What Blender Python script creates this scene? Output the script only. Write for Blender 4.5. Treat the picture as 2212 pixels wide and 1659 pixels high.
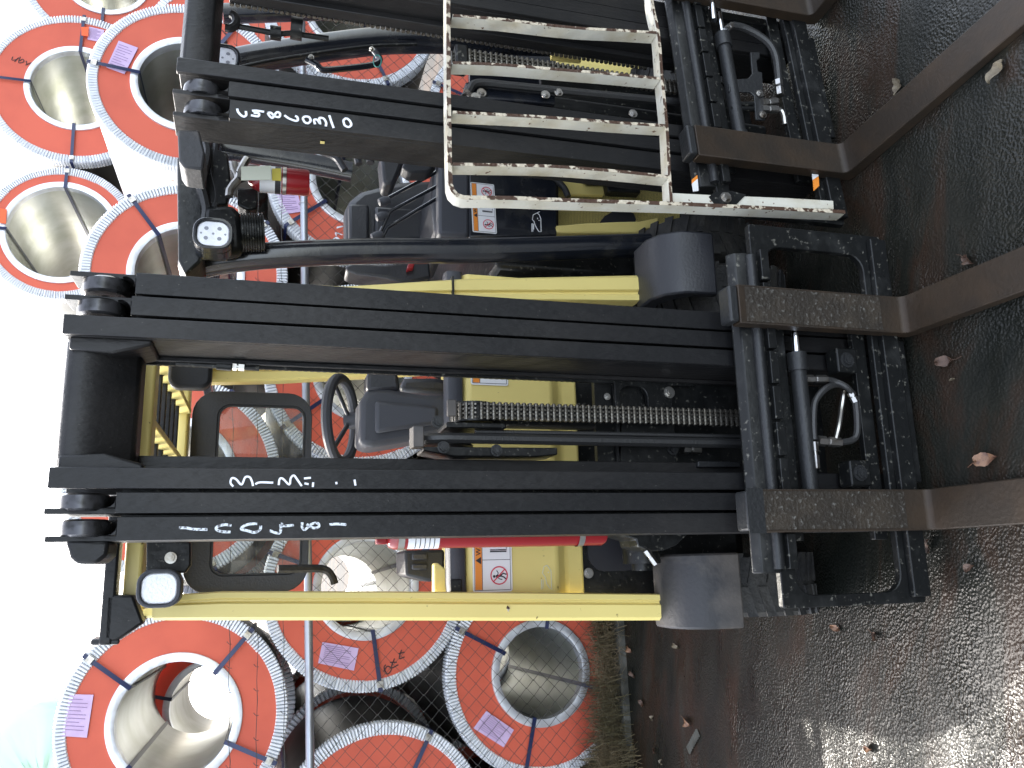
import bpy, bmesh, math, random
import numpy as np
from math import sin, cos, pi, radians, sqrt, atan2
from mathutils import Vector, Matrix
random.seed(7)
S = bpy.context.scene
for o in list(bpy.data.objects): bpy.data.objects.remove(o)
COL = S.collection

# ------------------------------------------------------------------ camera (phone held sideways: the world lies on its side)
PITCH, ROLL, CAMH, FPX = 16.0, 2.2, 1.73, 1789.0
_p, _r = radians(PITCH), radians(ROLL)
_R0 = Vector((1, 0, 0)); _F = Vector((0, cos(_p), -sin(_p))); _U0 = Vector((0, sin(_p), cos(_p)))
_R = _R0 * cos(_r) + _U0 * sin(_r); _U = -_R0 * sin(_r) + _U0 * cos(_r)
CO = Vector((0, 0, CAMH))
cam = bpy.data.objects.new('camera', bpy.data.cameras.new('camera')); COL.objects.link(cam)
m = Matrix((-_U, _R, -_F)).transposed().to_4x4(); m.translation = CO
cam.matrix_world = m
cam.data.sensor_fit = 'HORIZONTAL'; cam.data.sensor_width = 36; cam.data.lens = 36 * FPX / 2212
cam.data.clip_start = .05; cam.data.clip_end = 3000
S.camera = cam

# ------------------------------------------------------------------ light
SUN_AZ, SUN_EL = -29.0, 41.0
w = bpy.data.worlds.new('World'); S.world = w; w.use_nodes = True
nt = w.node_tree; bg = nt.nodes['Background']
sk = nt.nodes.new('ShaderNodeTexSky'); sk.sky_type = 'NISHITA'; sk.sun_disc = False
sk.sun_elevation = radians(SUN_EL); sk.sun_rotation = radians(SUN_AZ); sk.air_density = 1.0; sk.dust_density = 3.0; sk.altitude = 50
hs = nt.nodes.new('ShaderNodeHueSaturation'); hs.inputs['Saturation'].default_value = .45; nt.links.new(sk.outputs[0], hs.inputs['Color']); nt.links.new(hs.outputs[0], bg.inputs[0])   # thin high haze: a pale sky; bg.inputs[1].default_value = 0.15
sl = bpy.data.lights.new('sun', 'SUN'); sl.energy = 5.0; sl.angle = radians(.6); sl.color = (1, .94, .84)
so = bpy.data.objects.new('sun', sl); COL.objects.link(so)
d = Vector((sin(radians(SUN_AZ)) * cos(radians(SUN_EL)), cos(radians(SUN_AZ)) * cos(radians(SUN_EL)), sin(radians(SUN_EL))))
so.rotation_euler = d.to_track_quat('Z', 'Y').to_euler(); so.location = d * 30
S.view_settings.view_transform = 'Standard'; S.view_settings.look = 'None'
S.view_settings.exposure = -0.08; S.view_settings.gamma = 1

# ------------------------------------------------------------------ materials
def mat(name, base, rough=.5, metal=0., c2=None, scale=6., lo=.45, hi=.6, bump=0., bscale=60., detail=6., spec=None, rough2=None, stretch=None, coat=0., c3=None, s3=40, lo3=.6, hi3=.68):
    M = bpy.data.materials.new(name); M.use_nodes = True
    n = M.node_tree.nodes; L = M.node_tree.links; b = n['Principled BSDF']
    b.inputs['Base Color'].default_value = (*base, 1); b.inputs['Roughness'].default_value = rough; b.inputs['Metallic'].default_value = metal
    if spec is not None: b.inputs['Specular IOR Level'].default_value = spec
    if coat: b.inputs['Coat Weight'].default_value = coat
    tc = n.new('ShaderNodeTexCoord'); src = tc.outputs['Object']
    if stretch:
        mp = n.new('ShaderNodeMapping'); mp.inputs['Scale'].default_value = stretch; L.new(src, mp.inputs[0]); src = mp.outputs[0]
    col = None
    if c2 is not None:
        t = n.new('ShaderNodeTexNoise'); t.inputs['Scale'].default_value = scale; t.inputs['Detail'].default_value = detail; L.new(src, t.inputs['Vector'])
        r = n.new('ShaderNodeValToRGB'); r.color_ramp.elements[0].position = lo; r.color_ramp.elements[1].position = hi
        r.color_ramp.elements[0].color = (*base, 1); r.color_ramp.elements[1].color = (*c2, 1)
        L.new(t.outputs['Fac'], r.inputs[0]); col = r.outputs[0]
        if rough2 is not None:
            mr = n.new('ShaderNodeMapRange'); mr.inputs[1].default_value = lo; mr.inputs[2].default_value = hi; mr.inputs[3].default_value = rough; mr.inputs[4].default_value = rough2
            L.new(t.outputs['Fac'], mr.inputs[0]); L.new(mr.outputs[0], b.inputs['Roughness'])
    if c3 is not None:
        t = n.new('ShaderNodeTexNoise'); t.inputs['Scale'].default_value = s3; t.inputs['Detail'].default_value = 5; L.new(tc.outputs['Object'], t.inputs['Vector'])
        mr = n.new('ShaderNodeMapRange'); mr.inputs[1].default_value = lo3; mr.inputs[2].default_value = hi3; L.new(t.outputs['Fac'], mr.inputs[0])
        mx = n.new('ShaderNodeMixRGB'); L.new(mr.outputs[0], mx.inputs[0]); mx.inputs[2].default_value = (*c3, 1)
        if col: L.new(col, mx.inputs[1])
        else: mx.inputs[1].default_value = (*base, 1)
        col = mx.outputs[0]
    if col: L.new(col, b.inputs['Base Color'])
    if bump:
        t = n.new('ShaderNodeTexNoise'); t.inputs['Scale'].default_value = bscale; t.inputs['Detail'].default_value = 4; L.new(src, t.inputs['Vector'])
        bp = n.new('ShaderNodeBump'); bp.inputs['Strength'].default_value = bump; bp.inputs['Distance'].default_value = .01
        L.new(t.outputs['Fac'], bp.inputs['Height']); L.new(bp.outputs[0], b.inputs['Normal'])
    return M

BLK = mat('black_mast_paint', (.0095, .0095, .0100), .42, spec=.3, c2=(.018, .017, .0165), scale=5, bump=.2, bscale=90, stretch=(1, 1, .35), c3=(.075, .07, .062), s3=130, lo3=.70, hi3=.76)
BLK2 = mat('black_gloss_paint', (.010, .012, .017), .22, bump=.05, bscale=40, coat=.3, c2=(.03, .03, .03), scale=12, lo=.5, hi=.7)
BLKD = mat('greasy_black_steel', (.0065, .007, .007), .38, spec=.3, c2=(.018, .0185, .018), scale=14, lo=.52, hi=.7, bump=.16, bscale=45, c3=(.13, .125, .105), s3=70, lo3=.62, hi3=.74)
PLAS = mat('dark_grey_plastic', (.040, .042, .050), .55, bump=.15, bscale=400)
PLASL = mat('mid_grey_plastic', (.016, .017, .020), .5, spec=.35, c2=(.028, .027, .026), scale=7, lo=.5, hi=.75, bump=.15, bscale=200)
FEND = mat('dirty_fender_plastic', (.024, .024, .026), .6, c2=(.15, .13, .11), scale=3.2, lo=.44, hi=.60, bump=.15, bscale=80, rough2=.85)
RUB = mat('tyre_rubber', (.013, .013, .013), .7, bump=.4, bscale=70, c2=(.03, .028, .024), scale=9)
YEL = mat('yellow_paint', (.77, .635, .22), .4, c2=(.71, .58, .20), scale=4, lo=.4, hi=.7, bump=.04, bscale=30, c3=(.18, .12, .03), s3=45, lo3=.70, hi3=.76, stretch=(1, 1, .6))
WHT = mat('chipped_white_paint', (.56, .54, .46), .5, c2=(.42, .37, .26), scale=9, lo=.45, hi=.7, c3=(.10, .045, .02), s3=55, lo3=.66, hi3=.69, bump=.2, bscale=60)
RSTE = mat('rusty_flaking_edge', (.55, .48, .36), .65, c2=(.06, .028, .014), scale=42, lo=.44, hi=.50, bump=.6, bscale=90)
FRK = mat('brown_rusty_fork_steel', (.022, .016, .011), .5, spec=.35, c2=(.034, .022, .013), scale=9, lo=.4, hi=.65, bump=.12, bscale=90, metal=.2)
FRKW = mat('fork_shank_steel', (.022, .017, .012), .5, c2=(.034, .026, .018), scale=12, c3=(.14, .135, .12), s3=90, lo3=.58, hi3=.76, bump=.4, bscale=90)
STL = mat('bare_steel', (.45, .44, .42), .32, 1., c2=(.25, .22, .18), scale=30, lo=.5, hi=.7)
CHR = mat('chrome_rod', (.8, .82, .85), .08, 1.)
CHN = mat('oily_chain_steel', (.16, .15, .13), .38, .8, c2=(.07, .062, .05), scale=120)
ROL = mat('worn_roller_steel', (.07, .07, .075), .25, .6, c2=(.03, .03, .03), scale=30)
HOSE = mat('hydraulic_hose_rubber', (.022, .022, .022), .45, bump=.2, bscale=200)
GLS = bpy.data.materials.new('dusty_window_glass'); GLS.use_nodes = True
_n = GLS.node_tree.nodes; _l = GLS.node_tree.links
for x in list(_n):
    if x.type != 'OUTPUT_MATERIAL': _n.remove(x)
_o = [x for x in _n if x.type == 'OUTPUT_MATERIAL'][0]
tr = _n.new('ShaderNodeBsdfTransparent'); tr.inputs[0].default_value = (.80, .82, .80, 1)
gl = _n.new('ShaderNodeBsdfGlossy'); gl.inputs['Roughness'].default_value = .02
df = _n.new('ShaderNodeBsdfDiffuse'); df.inputs[0].default_value = (.5, .47, .43, 1)
m1 = _n.new('ShaderNodeMixShader'); m2 = _n.new('ShaderNodeMixShader')
tn = _n.new('ShaderNodeTexNoise'); tn.inputs['Scale'].default_value = 9; tn.inputs['Detail'].default_value = 8
mrg = _n.new('ShaderNodeMapRange'); mrg.inputs[1].default_value = .4; mrg.inputs[2].default_value = .8; mrg.inputs[3].default_value = .03; mrg.inputs[4].default_value = .22
_l.new(tn.outputs['Fac'], mrg.inputs[0])
m1.inputs[0].default_value = .025; _l.new(tr.outputs[0], m1.inputs[1]); _l.new(gl.outputs[0], m1.inputs[2])
_l.new(mrg.outputs[0], m2.inputs[0]); _l.new(m1.outputs[0], m2.inputs[1]); _l.new(df.outputs[0], m2.inputs[2]); _l.new(m2.outputs[0], _o.inputs[0])
LENS = mat('frosted_lamp_lens', (.93, .94, .97), .15, bump=.25, bscale=120, coat=.5)
DOT = mat('lamp_diode_grey', (.30, .31, .34), .4)
RED = mat('coil_red_face_board', (.60, .105, .055), .6, c2=(.54, .09, .048), scale=2.5, bump=.05, bscale=12)
RNG = mat('pleated_silver_paper', (.76, .775, .80), .5, .0, c2=(.68, .70, .73), scale=15)
RNGS = mat('smooth_silver_ring', (.64, .66, .70), .35, .55, bump=.3, bscale=14, c2=(.5, .5, .52), scale=9)
COILB = mat('galvanised_coil_wrap', (.055, .053, .048), .5, .3, c2=(.03, .03, .026), scale=3, lo=.4, hi=.65, bump=.3, bscale=8)
COILW = mat('white_wrapped_coil_sheet', (.75, .73, .70), .45, c2=(.60, .30, .26), scale=9, lo=.55, hi=.66, bump=.6, bscale=10)
BORE = mat('coil_bore_steel', (.50, .51, .48), .33, .6, c2=(.33, .34, .28), scale=4, lo=.4, hi=.7, bump=.25, bscale=6)
STRP = mat('navy_strap', (.014, .022, .075), .4)
PAPER = mat('lilac_paper_label', (.60, .45, .66), .8, c2=(.55, .40, .60), scale=14)
INK = mat('label_print_grey', (.25, .18, .32), .8)
PEN = mat('black_marker', (.05, .02, .02), .7)
PENW = mat('white_marker_paint', (.85, .87, .92), .6)
CHALK = mat('worn_white_crayon', (.70, .74, .78), .7, c2=(.12, .12, .13), scale=160, lo=.5, hi=.62)
TAG = mat('fluorescent_orange_tag', (.85, .12, .03), .6)
GALV = mat('galvanised_pipe', (.40, .42, .46), .38, .7, c2=(.3, .31, .33), scale=18, stretch=(.2, 1, 1))
WIRE = mat('dull_wire', (.05, .048, .045), .5, .4)
REDX = mat('extinguisher_red', (.30, .016, .020), .3, coat=.4)
LBW = mat('label_white', (.78, .78, .78), .5)
LBO = mat('label_orange', (.78, .25, .03), .5)
LBK = mat('label_black', (.02, .02, .025), .5)
LBR = mat('label_red', (.62, .04, .08), .5)
TAGP = mat('cream_paper_tag', (.66, .68, .55), .8)
SEAT = mat('black_seat_vinyl', (.022, .023, .027), .42, bump=.15, bscale=120)
CONC = mat('old_concrete_kerb', (.09, .09, .08), .85, c2=(.03, .03, .025), scale=6, bump=.6, bscale=30)
GRS = mat('dry_olive_grass', (.11, .095, .05), .8, c2=(.20, .155, .09), scale=3)
LEAFM = [mat('brown_leaf', (.075, .042, .027), .6, c2=(.05, .028, .018), scale=60, bump=.3, bscale=90),
         mat('tan_leaf', (.14, .115, .075), .6, c2=(.09, .07, .045), scale=60, bump=.3, bscale=90),
         mat('orange_leaf', (.19, .10, .055), .5, c2=(.11, .055, .035), scale=60, bump=.3, bscale=90)]
GRN = mat('green_plastic_wrap', (.62, .86, .68), .35, bump=.8, bscale=4)
GREY = mat('cast_grey_metal', (.022, .023, .024), .45, .3, bump=.2, bscale=100)
DIRT = mat('lower_yard_dirt', (.035, .031, .025), .9, c2=(.065, .045, .03), scale=1.4, bump=.6, bscale=12)

# wet ground: dark grey clay-stained asphalt, pebbly, glossy where wet
GND = bpy.data.materials.new('wet_dirty_asphalt'); GND.use_nodes = True
n = GND.node_tree.nodes; L = GND.node_tree.links; b = n['Principled BSDF']
tc = n.new('ShaderNodeTexCoord')
def noise(sc, det=6, src=None, rough=.5, dist=0):
    t = n.new('ShaderNodeTexNoise'); t.inputs['Scale'].default_value = sc; t.inputs['Detail'].default_value = det; t.inputs['Roughness'].default_value = rough
    t.inputs['Distortion'].default_value = dist; L.new(src or tc.outputs['Object'], t.inputs['Vector']); return t.outputs['Fac']
def ramp(f, stops):
    r = n.new('ShaderNodeValToRGB'); e = r.color_ramp.elements
    e[0].position, e[0].color = stops[0][0], (*stops[0][1], 1); e[1].position, e[1].color = stops[-1][0], (*stops[-1][1], 1)
    for p_, c_ in stops[1:-1]: k = e.new(p_); k.color = (*c_, 1)
    L.new(f, r.inputs[0]); return r.outputs[0]
mp = n.new('ShaderNodeMapping'); mp.inputs['Rotation'].default_value = (0, 0, radians(15)); mp.inputs['Scale'].default_value = (.9, 2.6, 1); L.new(tc.outputs['Object'], mp.inputs[0])
c_ = ramp(noise(1.7, 7, mp.outputs[0], .6, .6), [(.36, (.007, .008, .0065)), (.50, (.014, .014, .011)), (.60, (.024, .015, .010)), (.70, (.026, .025, .020))])
L.new(c_, b.inputs['Base Color'])
rg = ramp(noise(2.6, 6, mp.outputs[0], .6), [(.38, (.27,) * 3), (.62, (.60,) * 3)]); L.new(rg, b.inputs['Roughness']); b.inputs['Specular IOR Level'].default_value = .16; b.inputs['Coat Weight'].default_value = .22; b.inputs['Coat Roughness'].default_value = .13
vo = n.new('ShaderNodeTexVoronoi'); vo.inputs['Scale'].default_value = 150; vo.feature = 'SMOOTH_F1'; L.new(tc.outputs['Object'], vo.inputs['Vector'])
ma = n.new('ShaderNodeMath'); ma.operation = 'MULTIPLY'; L.new(vo.outputs['Distance'], ma.inputs[0])
mk = ramp(noise(3.3, 5), [(.42, (.40,) * 3), (.64, (1.35,) * 3)]); L.new(mk, ma.inputs[1])
ma2 = n.new('ShaderNodeMath'); ma2.operation = 'MULTIPLY_ADD'; L.new(noise(26, 6), ma2.inputs[0]); ma2.inputs[1].default_value = .28; L.new(ma.outputs[0], ma2.inputs[2])
bp = n.new('ShaderNodeBump'); bp.inputs['Strength'].default_value = .40; bp.inputs['Distance'].default_value = .010; L.new(ma2.outputs[0], bp.inputs['Height']); L.new(bp.outputs[0], b.inputs['Normal']); L.new(bp.outputs[0], b.inputs['Coat Normal'])

# ------------------------------------------------------------------ mesh tools
class MB:
    def __init__(s): s.v = []; s.f = []
    def add(s, vs, fs):
        k = len(s.v); s.v += [tuple(q) for q in vs]; s.f += [tuple(i + k for i in f) for f in fs]; return s
    def box(s, x0, x1, y0, y1, z0, z1):
        return s.add([(x, y, z) for x in (x0, x1) for y in (y0, y1) for z in (z0, z1)],
                     [(0, 1, 3, 2), (4, 6, 7, 5), (0, 4, 5, 1), (2, 3, 7, 6), (0, 2, 6, 4), (1, 5, 7, 3)])
    def prism(s, pts, y0, y1):            # outline in (x, z), pushed along y
        n_ = len(pts); vs = [(x, y0, z) for x, z in pts] + [(x, y1, z) for x, z in pts]
        return s.add(vs, [tuple(range(n_)), tuple(range(2 * n_ - 1, n_ - 1, -1))] + [(i, i + n_, (i + 1) % n_ + n_, (i + 1) % n_) for i in range(n_)])
    def prismx(s, pts, x0, x1):           # outline in (y, z), pushed along x
        n_ = len(pts); vs = [(x0, y, z) for y, z in pts] + [(x1, y, z) for y, z in pts]
        return s.add(vs, [tuple(range(n_)), tuple(range(2 * n_ - 1, n_ - 1, -1))] + [(i, i + n_, (i + 1) % n_ + n_, (i + 1) % n_) for i in range(n_)])
    def ring(s, A, B, y0, y1):            # plate between an outer and an inner loop of the same length
        n_ = len(A); vs = [(x, y, z) for P_, y in ((A, y0), (B, y0), (A, y1), (B, y1)) for x, z in P_]; fs = []
        for i in range(n_):
            j = (i + 1) % n_
            fs += [(i, j, n_ + j, n_ + i), (2 * n_ + i, 3 * n_ + i, 3 * n_ + j, 2 * n_ + j), (i, 2 * n_ + i, 2 * n_ + j, j), (n_ + i, n_ + j, 3 * n_ + j, 3 * n_ + i)]
        return s.add(vs, fs)
    def sweep(s, path, w_, h_=None, up=(0, 0, 1), k=10, close=False, sq=1., scales=None):
        path = [Vector(q) for q in path]; h_ = h_ or w_; up = Vector(up); N = len(path); vs = []; fs = []
        pu = None
        for i, q in enumerate(path):
            a = path[(i - 1) % N] if (close or i > 0) else q; c = path[(i + 1) % N] if (close or i < N - 1) else q
            t = (c - a).normalized(); u = up - t * up.dot(t)
            if u.length < 1e-3: u = pu or t.orthogonal()
            u.normalize(); pu = u; v_ = t.cross(u); sc = scales[i] if scales else 1
            for j in range(k):
                an = 2 * pi * (j + .5) / k; cx, cy = cos(an), sin(an)
                if sq != 1: cx = math.copysign(abs(cx) ** sq, cx); cy = math.copysign(abs(cy) ** sq, cy)
                vs.append(q + v_ * (cx * w_ * sc) + u * (cy * h_ * sc))
        for i in range(N if close else N - 1):
            i2 = (i + 1) % N
            for j in range(k):
                j2 = (j + 1) % k; fs.append((i * k + j, i * k + j2, i2 * k + j2, i2 * k + j))
        if not close: fs += [tuple(range(k - 1, -1, -1)), tuple((N - 1) * k + j for j in range(k))]
        return s.add(vs, fs)
    def cyl(s, p0, p1, r, k=20, r1=None):
        p0, p1 = Vector(p0), Vector(p1); return s.sweep([p0, p1], r, r, up=(p1 - p0).orthogonal(), k=k, scales=[1, (r1 if r1 is not None else r) / r])
    def lathe(s, prof, c, ax, k=28, a0=0, a1=2 * pi):   # prof: (distance along axis, radius)
        c, ax = Vector(c), Vector(ax).normalized(); u = ax.orthogonal().normalized(); v_ = ax.cross(u); n_ = len(prof)
        vs = [c + ax * d_ + (u * cos(2 * pi * j / k) + v_ * sin(2 * pi * j / k)) * r_ for j in range(k) for d_, r_ in prof]
        fs = [(j * n_ + i, j * n_ + i + 1, ((j + 1) % k) * n_ + i + 1, ((j + 1) % k) * n_ + i) for j in range(k) for i in range(n_ - 1)]
        return s.add(vs, fs)
    def hexa(s, c, ax, r, h_): c, ax = Vector(c), Vector(ax).normalized(); return s.cyl(c, c + ax * h_, r, 6)
    def build(s, name, mt, parent=None, bev=0., ang=35, label=None, **kw):
        me = bpy.data.meshes.new(name); me.from_pydata(s.v, [], s.f); me.validate(); me.update()
        bm = bmesh.new(); bm.from_mesh(me); bmesh.ops.recalc_face_normals(bm, faces=bm.faces); bm.to_mesh(me); bm.free()
        me.materials.append(mt); me.polygons.foreach_set('use_smooth', [True] * len(me.polygons)); me.set_sharp_from_angle(angle=radians(ang))
        o = bpy.data.objects.new(name, me); COL.objects.link(o)
        if parent: o.parent = parent
        if bev:
            b_ = o.modifiers.new('bevel', 'BEVEL'); b_.width = bev; b_.segments = 2; b_.limit_method = 'ANGLE'; b_.angle_limit = radians(40)
        if label: o['label'] = label
        for k_, v_ in kw.items(): o[k_] = v_
        return o
def rrect(x0, x1, z0, z1, r, k=5):
    out = []
    for cx, cz, a in ((x1 - r, z1 - r, 0), (x0 + r, z1 - r, 90), (x0 + r, z0 + r, 180), (x1 - r, z0 + r, 270)):
        out += [(cx + r * cos(radians(a + 90 * i / k)), cz + r * sin(radians(a + 90 * i / k))) for i in range(k + 1)]
    return out
def arc(c, r, a0, a1, k=8): return [(c[0] + r * cos(radians(a0 + (a1 - a0) * i / k)), c[1] + r * sin(radians(a0 + (a1 - a0) * i / k))) for i in range(k + 1)]
def spline(pts, k=6):
    P_ = [Vector(q) for q in pts]; P_ = [P_[0] * 2 - P_[1]] + P_ + [P_[-1] * 2 - P_[-2]]; out = []
    for i in range(1, len(P_) - 2):
        for t in [j / k for j in range(k)]:
            a, b_, c, d_ = P_[i - 1:i + 3]
            out.append(.5 * ((2 * b_) + (c - a) * t + (2 * a - 5 * b_ + 4 * c - d_) * t * t + (3 * b_ - a - 3 * c + d_) * t ** 3))
    return out + [P_[-2]]
class Frame:        # an upright frame standing in the yard; at(X, Y, ly) reads off where a sight line meets the plane y = ly of that frame
    def __init__(s, ox, oy, yaw):
        a = radians(yaw); s.o = Vector((ox, oy, 0)); s.y = Vector((sin(a), cos(a), 0)); s.x = Vector((cos(a), -sin(a), 0)); s.rz = -a
    def at(s, X, Y, ly, lx=None):
        dr = _F + _R * ((1659 - Y) - 829.5) / FPX - _U * (X - 1106) / FPX; o = CO - s.o
        t = ((ly - o.dot(s.y)) / dr.dot(s.y)) if lx is None else ((lx - o.dot(s.x)) / dr.dot(s.x)); q = o + dr * t
        return Vector((q.dot(s.x), q.dot(s.y), q.z))
    def xz(s, X, Y, ly): q = s.at(X, Y, ly); return (q.x, q.z)
    def world(s, x, y, z): return s.o + s.x * x + s.y * y + Vector((0, 0, z))
def thing(name, label, cat, loc, rz=0, group=None):
    o = bpy.data.objects.new(name, None); COL.objects.link(o); o.empty_display_size = .2; o.location = loc; o.rotation_euler = (0, 0, rz)
    o['label'] = label; o['category'] = cat
    if group: o['group'] = group
    return o
def tag(o, label, cat, group=None):
    o['label'] = label; o['category'] = cat
    if group: o['group'] = group
    return o
def share(o, name, loc=None, rot=None, parent=None):
    c = bpy.data.objects.new(name, o.data); COL.objects.link(c); c.parent = parent or o.parent
    if loc is not None: c.location = loc
    if rot is not None: c.rotation_euler = rot
    return c
def ribbon(mb, pts, wd, y, th=.0012):   # flat painted stroke in the x-z plane at depth y
    pts = [Vector((q[0], q[1])) for q in pts]; N = len(pts); vs = []
    for i, q in enumerate(pts):
        t = (pts[min(i + 1, N - 1)] - pts[max(i - 1, 0)]); t.normalize(); nn = Vector((-t.y, t.x)) * wd * .5
        for yy in (y - th, y):
            vs += [(q.x + nn.x, yy, q.y + nn.y), (q.x - nn.x, yy, q.y - nn.y)]
    fs = []
    for i in range(N - 1):
        a, b_ = 4 * i, 4 * i + 4; fs += [(a, a + 1, b_ + 1, b_), (a + 2, b_ + 2, b_ + 3, a + 3), (a, b_, b_ + 2, a + 2), (a + 1, a + 3, b_ + 3, b_ + 1)]
    fs += [(0, 2, 3, 1), (4 * N - 4, 4 * N - 3, 4 * N - 1, 4 * N - 2)]
    mb.add(vs, fs)
def smooth2(pts, k=4): return [(q.x, q.y) for q in spline([(a, b_, 0) for a, b_ in pts], k)]
def Z(x0, y0, sc): return lambda q: ((x0 + q[0] / sc) * .54861, (y0 + q[1] / sc) * .54861)
def text_mesh(txt, size, name, mt, parent, loc, bold=.0):
    cu = bpy.data.curves.new(name, 'FONT'); cu.body = txt; cu.size = size; cu.extrude = .0004; cu.offset = bold
    o = bpy.data.objects.new(name, cu); COL.objects.link(o)
    dg = bpy.context.evaluated_depsgraph_get(); me = bpy.data.meshes.new_from_object(o.evaluated_get(dg)); bpy.data.objects.remove(o)
    for v_ in me.vertices: x, y, z = v_.co; v_.co = (x, -z, y)
    me.materials.clear(); me.materials.append(mt); q = bpy.data.objects.new(name, me); COL.objects.link(q); q.parent = parent; q.location = loc; return q

T1 = Frame(-.02, 1.871, -13); T2 = Frame(.80, 2.235, -20); K = Frame(-1.4, 3.95, -15)

# ------------------------------------------------------------------ ground, kerb, lower yard
def kq(x, y, z): return tuple(K.world(x, y, z))
g = MB().add([kq(-60, -60, 0), kq(60, -60, 0), kq(60, .12, 0), kq(-60, .12, 0)], [(0, 1, 2, 3)]).build('ground', GND); g['kind'] = 'structure'
g = MB().add([kq(-400, .12, 0), kq(400, .12, 0), kq(400, .2, -.26), kq(-400, .2, -.26), kq(-400, 900, -.26), kq(400, 900, -.26)], [(0, 1, 2, 3), (3, 2, 5, 4)]).build('lower_yard', DIRT); g['kind'] = 'structure'
kb = MB(); x = -6.0
while x < 7:
    l_ = .9; h0 = .035 + random.uniform(-.008, .008); vs = [K.world(a, b_, c) for a in (x + .006, x + l_ - .006) for b_ in (-.18 + random.uniform(-.006, .006), -.05) for c in (-.02, h0)]
    k_ = MB().add(vs, [(0, 1, 3, 2), (4, 6, 7, 5), (0, 4, 5, 1), (2, 3, 7, 6), (0, 2, 6, 4), (1, 5, 7, 3)]).build('kerb_stone', CONC, bev=.008); k_['kind'] = 'structure'; x += l_

# ------------------------------------------------------------------ coils
FIRST = {}
def coil(cx, cz, r, ly, rb, straps, label, L_=1.42, paper=None, tag_=None, strokes=(), wrap=None, ribs=190, pw=.055, group='steel coils stacked behind the fence', cap=RED, pen=PEN):
    t = thing('steel_coil', label, 'steel coil', K.world(cx, ly, cz), K.rz, group)
    N = 96
    MB().lathe([(.05, r - .004), (L_ - .05, r - .004)], (0, 0, 0), (0, 1, 0), N).build('coil_body', wrap or COILB, t)
    MB().lathe([(.006, rb + .02), (.004, r - pw + .006)], (0, 0, 0), (0, 1, 0), N).build('end_face', cap, t)
    MB().lathe([(L_ - .006, rb + .02), (L_ - .006, r - .01)], (0, 0, 0), (0, 1, 0), N).build('back_face', cap, t)
    q = MB(); vs = []; fs = []; M_ = ribs * 3
    rnd = random.Random(int(cx * 100 + cz * 1000)); slip = [rnd.uniform(-.003, .003) for _ in range(14)]
    for i in range(M_):
        k3 = i % 3; jt = rnd.uniform(-.0015, .0015); a = 2 * pi * (i // 3 + (0, .50, .74)[k3]) / ribs; dp = (-.009, -.006, .010)[k3] + jt; w_ = pw + slip[(i * 14) // M_]
        ro = (.003, .002, -.006)[k3]
        for rr, yy in ((r - w_, .002 if k3 < 2 else .006), (r - w_ + .004, dp * .8), (r - .004 + ro * .5, dp), (r + ro, dp + .008), (r + ro, .085)):
            vs.append((cos(a) * rr, yy, sin(a) * rr))
    for i in range(M_):
        j = (i + 1) % M_
        for k_ in range(4): fs.append((5 * i + k_, 5 * i + k_ + 1, 5 * j + k_ + 1, 5 * j + k_))
    q.add(vs, fs).build('edge_ring', RNG, t, ang=10)
    MB().lathe([(.006, rb + .044), (-.005, rb + .042), (-.008, rb + .02), (-.004, rb + .002), (.05, rb)], (0, 0, 0), (0, 1, 0), N).build('bore_ring', RNGS, t)
    MB().lathe([(.04, rb + .002), (L_, rb + .002)], (0, 0, 0), (0, 1, 0), N).build('bore_tube', BORE, t)
    for a in straps:
        ca, sa = cos(radians(a)), sin(radians(a)); hw = .0105; px_, pz_ = -sa * hw, ca * hw
        vs = []
        for rr, yy in ((rb - .006, L_), (rb - .006, -.014), (rb - .003, -.016), (r + .006, -.016), (r + .008, -.012), (r + .008, L_)):
            vs += [(ca * rr + px_, yy, sa * rr + pz_), (ca * rr - px_, yy, sa * rr - pz_)]
        MB().add(vs, [(2 * i, 2 * i + 1, 2 * i + 3, 2 * i + 2) for i in range(5)]).build('strap', STRP, t)
        cr = r - .03
        MB().box(-.016, .016, -.021, -.0165, -.017, .017).build('strap_seal', STL, t, bev=.002)
        o = COL.objects[-1]; o.location = (ca * cr, 0, sa * cr); o.rotation_euler = (0, -radians(a), 0)
    def loc(p_):
        f = K.xz(p_[0], p_[1], ly); return (f[0] - cx, f[1] - cz)
    if paper:
        pts = [loc(p_) for p_ in paper]; o = MB().prism(pts, -.003, .002).build('paper_label', PAPER, t)
        A, B_, C_, D_ = [Vector(p_) for p_ in pts]; ik = MB()
        for i in range(9):
            f = .12 + .09 * i; e = .9 if i % 3 else .6; p0 = A.lerp(D_, f); p1 = B_.lerp(C_, f)
            ribbon(ik, [p0.lerp(p1, .1), p0.lerp(p1, .1 + .8 * e)], .0022, -.0035)
        ik.build('printed_lines', INK, o)
    if tag_: MB().prism([loc(p_) for p_ in tag_], -.020, -.017).build('orange_tag', TAG, t)
    if strokes:
        ik = MB()
        for st in strokes: ribbon(ik, smooth2([loc(p_) for p_ in st]), .006, .0035)
        ik.build('handwritten_number', pen, t)
    return t
zc = Z(1100, 2000, 1.62)
def zq(f, *pts): return [f(p_) for p_ in pts]
za, zb, zd = Z(0, 0, 1.508), Z(0, 2000, 1.62), Z(700, 500, 2.552)
R2 = .512
coil(-.168, 2.115, .505, .2, .255, (53, -40, 244, 136), 'red-faced coil high at the left, beside the yellow post, with white label', L_=1.5, paper=zq(zb, (445, 1187), (597, 1192), (555, 1465), (395, 1455)))
coil(.968, 2.19, .505, .2, .255, (205, 80, -30), 'red-faced coil seen through the rear window of the left forklift')
coil(2.04, 2.195, R2, .2, .25, (37, -51, 160), 'red-faced coil behind the left side of the right forklift, under its two-bulb work light')
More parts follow.
